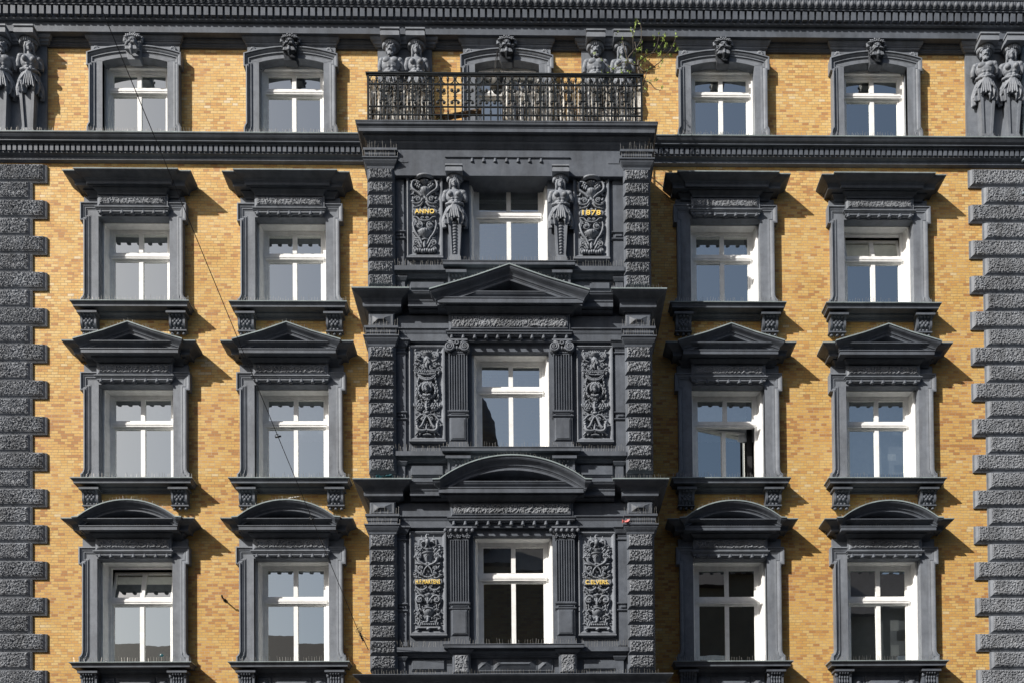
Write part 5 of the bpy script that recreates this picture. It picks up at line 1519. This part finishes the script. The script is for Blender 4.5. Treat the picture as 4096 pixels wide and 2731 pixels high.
x_, z_ = at(1900, 470, 1.3); leafy('weed', 'low dark weed under the plank in front of the balcony door', x_, ZSLAB, -1.3, 12, .3, .12, 6)
# sapling growing over the right end of the railing
t = thing('sapling', 'young leafless branching sapling with fresh green buds at the right end of the balcony', 'tree', (0, 0, 0)); st = MB(); lf = MB(); rr = random.Random(11)
K = 4.704
def sp_(x, y, p): X, Z = at(2280+x/K, 80+y/K, p); return Vector((X, -p, Z))
BR = [([(1300, 1300), (1300, 1030), (1275, 880), (1285, 760)], .022, .015, 1.3), ([(1285, 870), (1200, 850), (1080, 790), (1050, 640), (980, 400)], .014, .004, 1.35),
      ([(1080, 790), (990, 800), (850, 910), (710, 1010)], .009, .003, 1.5), ([(1080, 790), (1100, 700), (1270, 500), (1340, 380), (1345, 200), (1330, 100), (1260, 0)], .011, .003, 1.3),
      ([(1100, 700), (1040, 880), (980, 1010)], .007, .003, 1.5), ([(1290, 800), (1400, 700), (1560, 620), (1680, 640)], .012, .004, 1.15), ([(1400, 700), (1420, 640), (1445, 580)], .006, .003, 1.2),
      ([(1560, 620), (1640, 480), (1680, 280)], .006, .002, 1.1), ([(1640, 560), (1740, 420), (1780, 260)], .006, .002, 1.1), ([(1300, 880), (1380, 990), (1560, 900), (1700, 790), (1900, 560), (2000, 320)], .011, .003, 1.05),
      ([(1700, 790), (1720, 700), (1800, 500)], .005, .002, 1.0), ([(1800, 700), (1900, 680)], .004, .002, 1.0), ([(1480, 900), (1470, 760)], .004, .002, 1.1), ([(1500, 930), (1600, 940), (1700, 900), (1730, 800)], .005, .002, 1.0),
      ([(1380, 1240), (1400, 1150), (1440, 1000), (1460, 960)], .012, .004, 1.2), ([(1410, 1150), (1500, 1180), (1600, 1300), (1700, 1330), (1740, 1270)], .008, .003, 1.1), ([(1470, 1150), (1600, 1160), (1640, 1120)], .005, .002, 1.1),
      ([(1380, 1370), (1440, 1300)], .004, .002, 1.1), ([(1190, 720), (1185, 400), (1195, 200), (1230, 90)], .006, .002, 1.3), ([(700, 830), (620, 750), (480, 680), (460, 640)], .005, .002, 1.5), ([(710, 850), (800, 940)], .005, .003, 1.5),
      ([(990, 800), (930, 720)], .004, .002, 1.5), ([(1340, 380), (1350, 560), (1350, 720)], .006, .004, 1.25), ([(1340, 870), (1370, 800), (1420, 740)], .006, .003, 1.1), ([(1220, 420), (1250, 600), (1200, 680)], .005, .003, 1.3)]
ends = []
for pts, r0, r1, p in BR:
    P3 = [sp_(x, y, p+.03*math.sin(i*2.1)) for i, (x, y) in enumerate(pts)]; st.tube(P3, [(r0+(r1-r0)*i/(len(P3)-1))*1.3 for i in range(len(P3))], 6)
    ends.append((P3[-1], 5)); 
    for a, b in zip(P3, P3[1:]):
        if rr.random() < .7 and r1 < .005: ends.append((a.lerp(b, rr.random()), 2))
for x, y in ((895, 240), (1140, 190), (1190, 260), (1200, 350), (1240, 60), (1290, 550), (1280, 580), (1590, 340), (1730, 360), (1810, 290), (1810, 480), (1320, 490), (1350, 550), (1960, 480), (2000, 570), (2030, 560), (1680, 530), (1630, 580), (2000, 280), (1580, 450), (960, 940), (1070, 960), (1110, 990), (600, 970), (460, 620), (1700, 640)):
    ends.append((sp_(x, y, 1.25), 4))
for c0, n in ends:
    for j in range(n):
        c = c0+Vector((rr.gauss(0, .018), rr.gauss(0, .02), rr.gauss(0, .018))); s = rr.uniform(.024, .042); d = Vector((rr.gauss(0, .5), rr.gauss(0, .5), rr.uniform(.3, 1))).normalized(); e = (d.orthogonal()).normalized(); e = (Matrix.Rotation(rr.random()*6, 3, d) @ e)
        f_ = d.cross(e)*s*.12
        lf.add([c-d*s*.6, c+e*s*.42+f_, c+d*s*1.2, c-e*s*.42+f_], [(0, 1, 2), (0, 2, 3)])
st.build('trunk', 'bark', t); lf.build('foliage', 'leaf', t, recalc=False)

# ------------------------------------------------------------------ wire, hook, scraps, downpipe
def P3(u, v, p): X, Z = at(u, v, p); return Vector((X, -p, Z))
E0 = P3(1436, 2528, 1.75); far = P3(375, -40, 9.0); 
d = far-E0
wi = MB(); pts = [E0+d*(i/14)*1.25 for i in range(15)]
wi.tube(pts, .0075, 6)
wt = tag(wi.build('overhead_wire', 'wire'), 'thin black span wire crossing the left half of the facade to the bay', 'wire')
an = MB(); A1, A2 = P3(1474, 2598, 1.45), P3(1474, 2558, 1.45)
an.tube([E0, E0.lerp(A1, .45)+Vector((0, 0, .03)), A1], .009, 5); an.tube([E0+Vector((0, 0, .06)), E0.lerp(A2, .4)-Vector((0, 0, .02)), A2], .006, 5)
for k in range(3): an.tube([E0+Vector((.05*math.cos(a)+.02*(k-1), 0, .04+.05*math.sin(a)+.015*k)) for a in [i*2*PI/12 for i in range(13)]], .004, 4)
for j in range(3):
    c = E0.lerp(A1, .12+.14*j); an.ell(c, (.022, .022, .045), 8, 6)
an.build('wire_anchor', 'wire', wt)
for (u, v, s) in ((1092, 1743, .55), (1228, 2073, .45)):
    # the same straight wire: find the point of the span seen at this spot
    best = min((i/400 for i in range(401)), key=lambda t_: (lambda q: abs(q[1]-v))((lambda w_: ((ROT.transposed() @ (w_-CAM)), None))(E0+d*t_)[0] and (lambda c_: (U0+FPX*c_.x/-c_.z, V0-FPX*c_.y/-c_.z))(ROT.transposed() @ (E0+d*t_-CAM))))
    c = E0+d*best; cl = MB(); cl.tube([c+Vector((-.10, 0, -.02))*s, c+Vector((.10, 0, .02))*s], .03*s, 8); cl.tube([c+Vector((.04*math.cos(a)-.02, 0, .01+.04*math.sin(a)))*1 for a in [i*PI/8 for i in range(9)]], .006, 5); cl.build('wire_clamp', 'iron', wt)
hk = MB(); h0 = P3(900, 2400, .0); hk.tube([(h0.x, -.0, h0.z), (h0.x, -.22, h0.z-.0)], .018, 8); hk.tube([(h0.x, -.2, h0.z), (h0.x, -.24, h0.z+.04), (h0.x, -.26, h0.z+.02)], .02, 8); hk.ell((h0.x, -.02, h0.z), (.04, .02, .04))
hk.build('wall_hook', 'iron', B)
def scrap(u, v, p, w_, mat, name, label, cat, seed):
    rr = random.Random(seed); x, z = at(u, v, p); m = MB(); n = 7; vs = []
    for j in range(n):
        for i in range(n): vs.append((x+(i/(n-1)-.5)*w_, -p+(j/(n-1)-.5)*.10+rr.gauss(0, .008), z+rr.uniform(0, .055)+.03*math.sin(i*1.3+j)))
    m.add(vs, [(j*n+i, j*n+i+1, j*n+n+i+1, j*n+n+i) for j in range(n-1) for i in range(n-1)]); return tag(m.build(name, mat, recalc=False), label, cat)
scrap(1350+1940/1.68, 1900+318/1.68, 1.57, .26, 'red', 'plastic_scrap', 'crumpled red plastic scrap caught on the right pier capital of the bay', 'litter')if False else None
scrap(1350+1938/1.68, 1900+319/1.68, 1.57, .17, 'red', 'plastic_scrap', 'crumpled red plastic scrap caught on the lower right pier capital of the bay', 'litter', 2)
scrap(1350+315/1.68, 1220+1160/1.68, 1.72, .36, 'teal', 'plastic_bag', 'dark teal plastic bag lying on the left ledge of the bay', 'litter', 3)
st_ = MB(); c0, c1 = P3(1150, 1991, .5), P3(1200, 1983, .5); st_.tube([c0, c1, c1+Vector((.01, 0, 0))], .006, 5); tag(st_.build('twig', 'reed'), 'pale straw stalk lying on the arched hood of the second lower left window', 'twig')
pp = MB(); px_ = at(4092, 400, .12)[0]
pp.tube([(px_, -.12, Z1S+.02), (px_, -.12, FASC_B)], .055, 12)
pp.tube([(px_+.05, -.2, 4.0), (px_+.05, -.2, Z1S-.6)], .055, 12)
for z in (19.2, 20.0): pp.tube([(px_, -.12, z), (px_, -.12, z+.05)], .066, 12)
pp.build('downpipe', 'pipe', B)
# on the inner sills
x, z = WINPOS[(4, 0)]
gm = MB(); gx_, gz_ = at(647, 2628, -.38); gm.lathe((gx_, .50, gz_-.06), [(.05, 0), (.12, .03), (.145, .10), (.13, .17), (.10, .20)], 20); tag(gm.build('glass_bowl', 'teal'), 'green glass bowl standing inside the lower left window', 'bowl')
x_, z_ = at(3560, 1200, -.7); pt = leafy('potted_plant', 'leafy houseplant behind the glass of the right upper window', x_, WINPOS[(2, 3)][1]-.02, .72, 26, .22, .34, 9)
for (u, v, w_, h_, lb) in ((3567, 1827, .2, .16, 'white paper square stuck inside the right middle window'), (3578, 2500, .2, .26, 'upper white paper square inside the lower right window'), (3580, 2600, .2, .26, 'lower white paper square inside the lower right window')):
    x, z = at(u, v, -.40); m = MB(); m.box(x-w_/2, x+w_/2, -.402, -.398, z-h_/2, z+h_/2); tag(m.build('paper_sheet', 'paper'), lb, 'paper', 'paper sheets stuck behind window panes')

# ------------------------------------------------------------------ houses across the street (seen mirrored in the panes)
def far_house(x0, x1, h, label, dome=None):
    t = thing('street_house', label, 'house', ((x0+x1)/2, -27.5, 0), 'houses across the street'); cxx = (x0+x1)/2
    m = MB(); m.box(x0-cxx, x1-cxx, -.0, 10, 0, 0)if False else None
    m.add([(x0-cxx, 0, 0), (x1-cxx, 0, 0), (x1-cxx, 0, h), (x0-cxx, 0, h), (x0-cxx, -11, 0), (x1-cxx, -11, 0), (x1-cxx, -11, h), (x0-cxx, -11, h)], [(0, 1, 2, 3), (5, 4, 7, 6), (1, 5, 6, 2), (4, 0, 3, 7), (3, 2, 6, 7)])
    m.build('wall', 'render2', t)
    r = MB(); r.add([(x0-cxx-.3, .5, h), (x1-cxx+.3, .5, h), (x1-cxx+.3, -11.3, h), (x0-cxx-.3, -11.3, h), (x0-cxx+1, -3.5, h+3), (x1-cxx-1, -3.5, h+3), (x1-cxx-1, -7.5, h+3), (x0-cxx+1, -7.5, h+3)], [(0, 1, 5, 4), (1, 2, 6, 5), (2, 3, 7, 6), (3, 0, 4, 7), (4, 5, 6, 7), (3, 2, 1, 0)]); r.build('roof', 'roof2', t)
    n = int((x1-x0)/3.2)
    for i in range(n):
        for j in range(int((h-1)/3.9)):
            xx = x0-cxx+(i+.5)*(x1-x0)/n; q = MB(); z = 1.2+j*3.9
            q.box(xx-.75, xx+.75, -.05, .12, z-.1, z+2.3); q.box(xx-.95, xx+.95, -.0, .3, z+2.35, z+2.6); q.box(xx-.9, xx+.9, 0, .25, z-.25, z-.1)
            w2 = MB(); w2.v = [(a, -b, c) for a, b, c in q.v]; w2.f = q.f; w2.sm = q.sm; f_ = w2.build('window', 'white', t)
            g_ = MB(); g_.add([(xx-.62, .15, z), (xx+.62, .15, z), (xx+.62, .15, z+2.2), (xx-.62, .15, z+2.2)], [(0, 1, 2, 3)]); g_.build('pane', 'roof2', f_, recalc=False)
    if dome:
        dx, rr_, zt_ = dome; q = MB(); q.lathe((dx-cxx, -rr_, h+1.25), [(rr_, -1.2), (rr_, 5.5), (rr_*1.06, 5.6), (rr_, 6.0), (rr_*.93, 6.8), (rr_*.76, 7.6), (rr_*.5, 8.4), (rr_*.2, 9.0), (.12, 9.3), (.05, 10.4)], 20); q.build('dome', 'roof2', t)
    return t
far_house(-9, 14, 19.6, 'tall ochre house with a small dome across the street, standing behind the camera', (-3.65, 1.95, 27))
far_house(14.1, 36, 18.6, 'wide ochre house across the street to the right, behind the camera')
far_house(-40, -9.1, 15.0, 'low long ochre house across the street to the left, behind the camera')
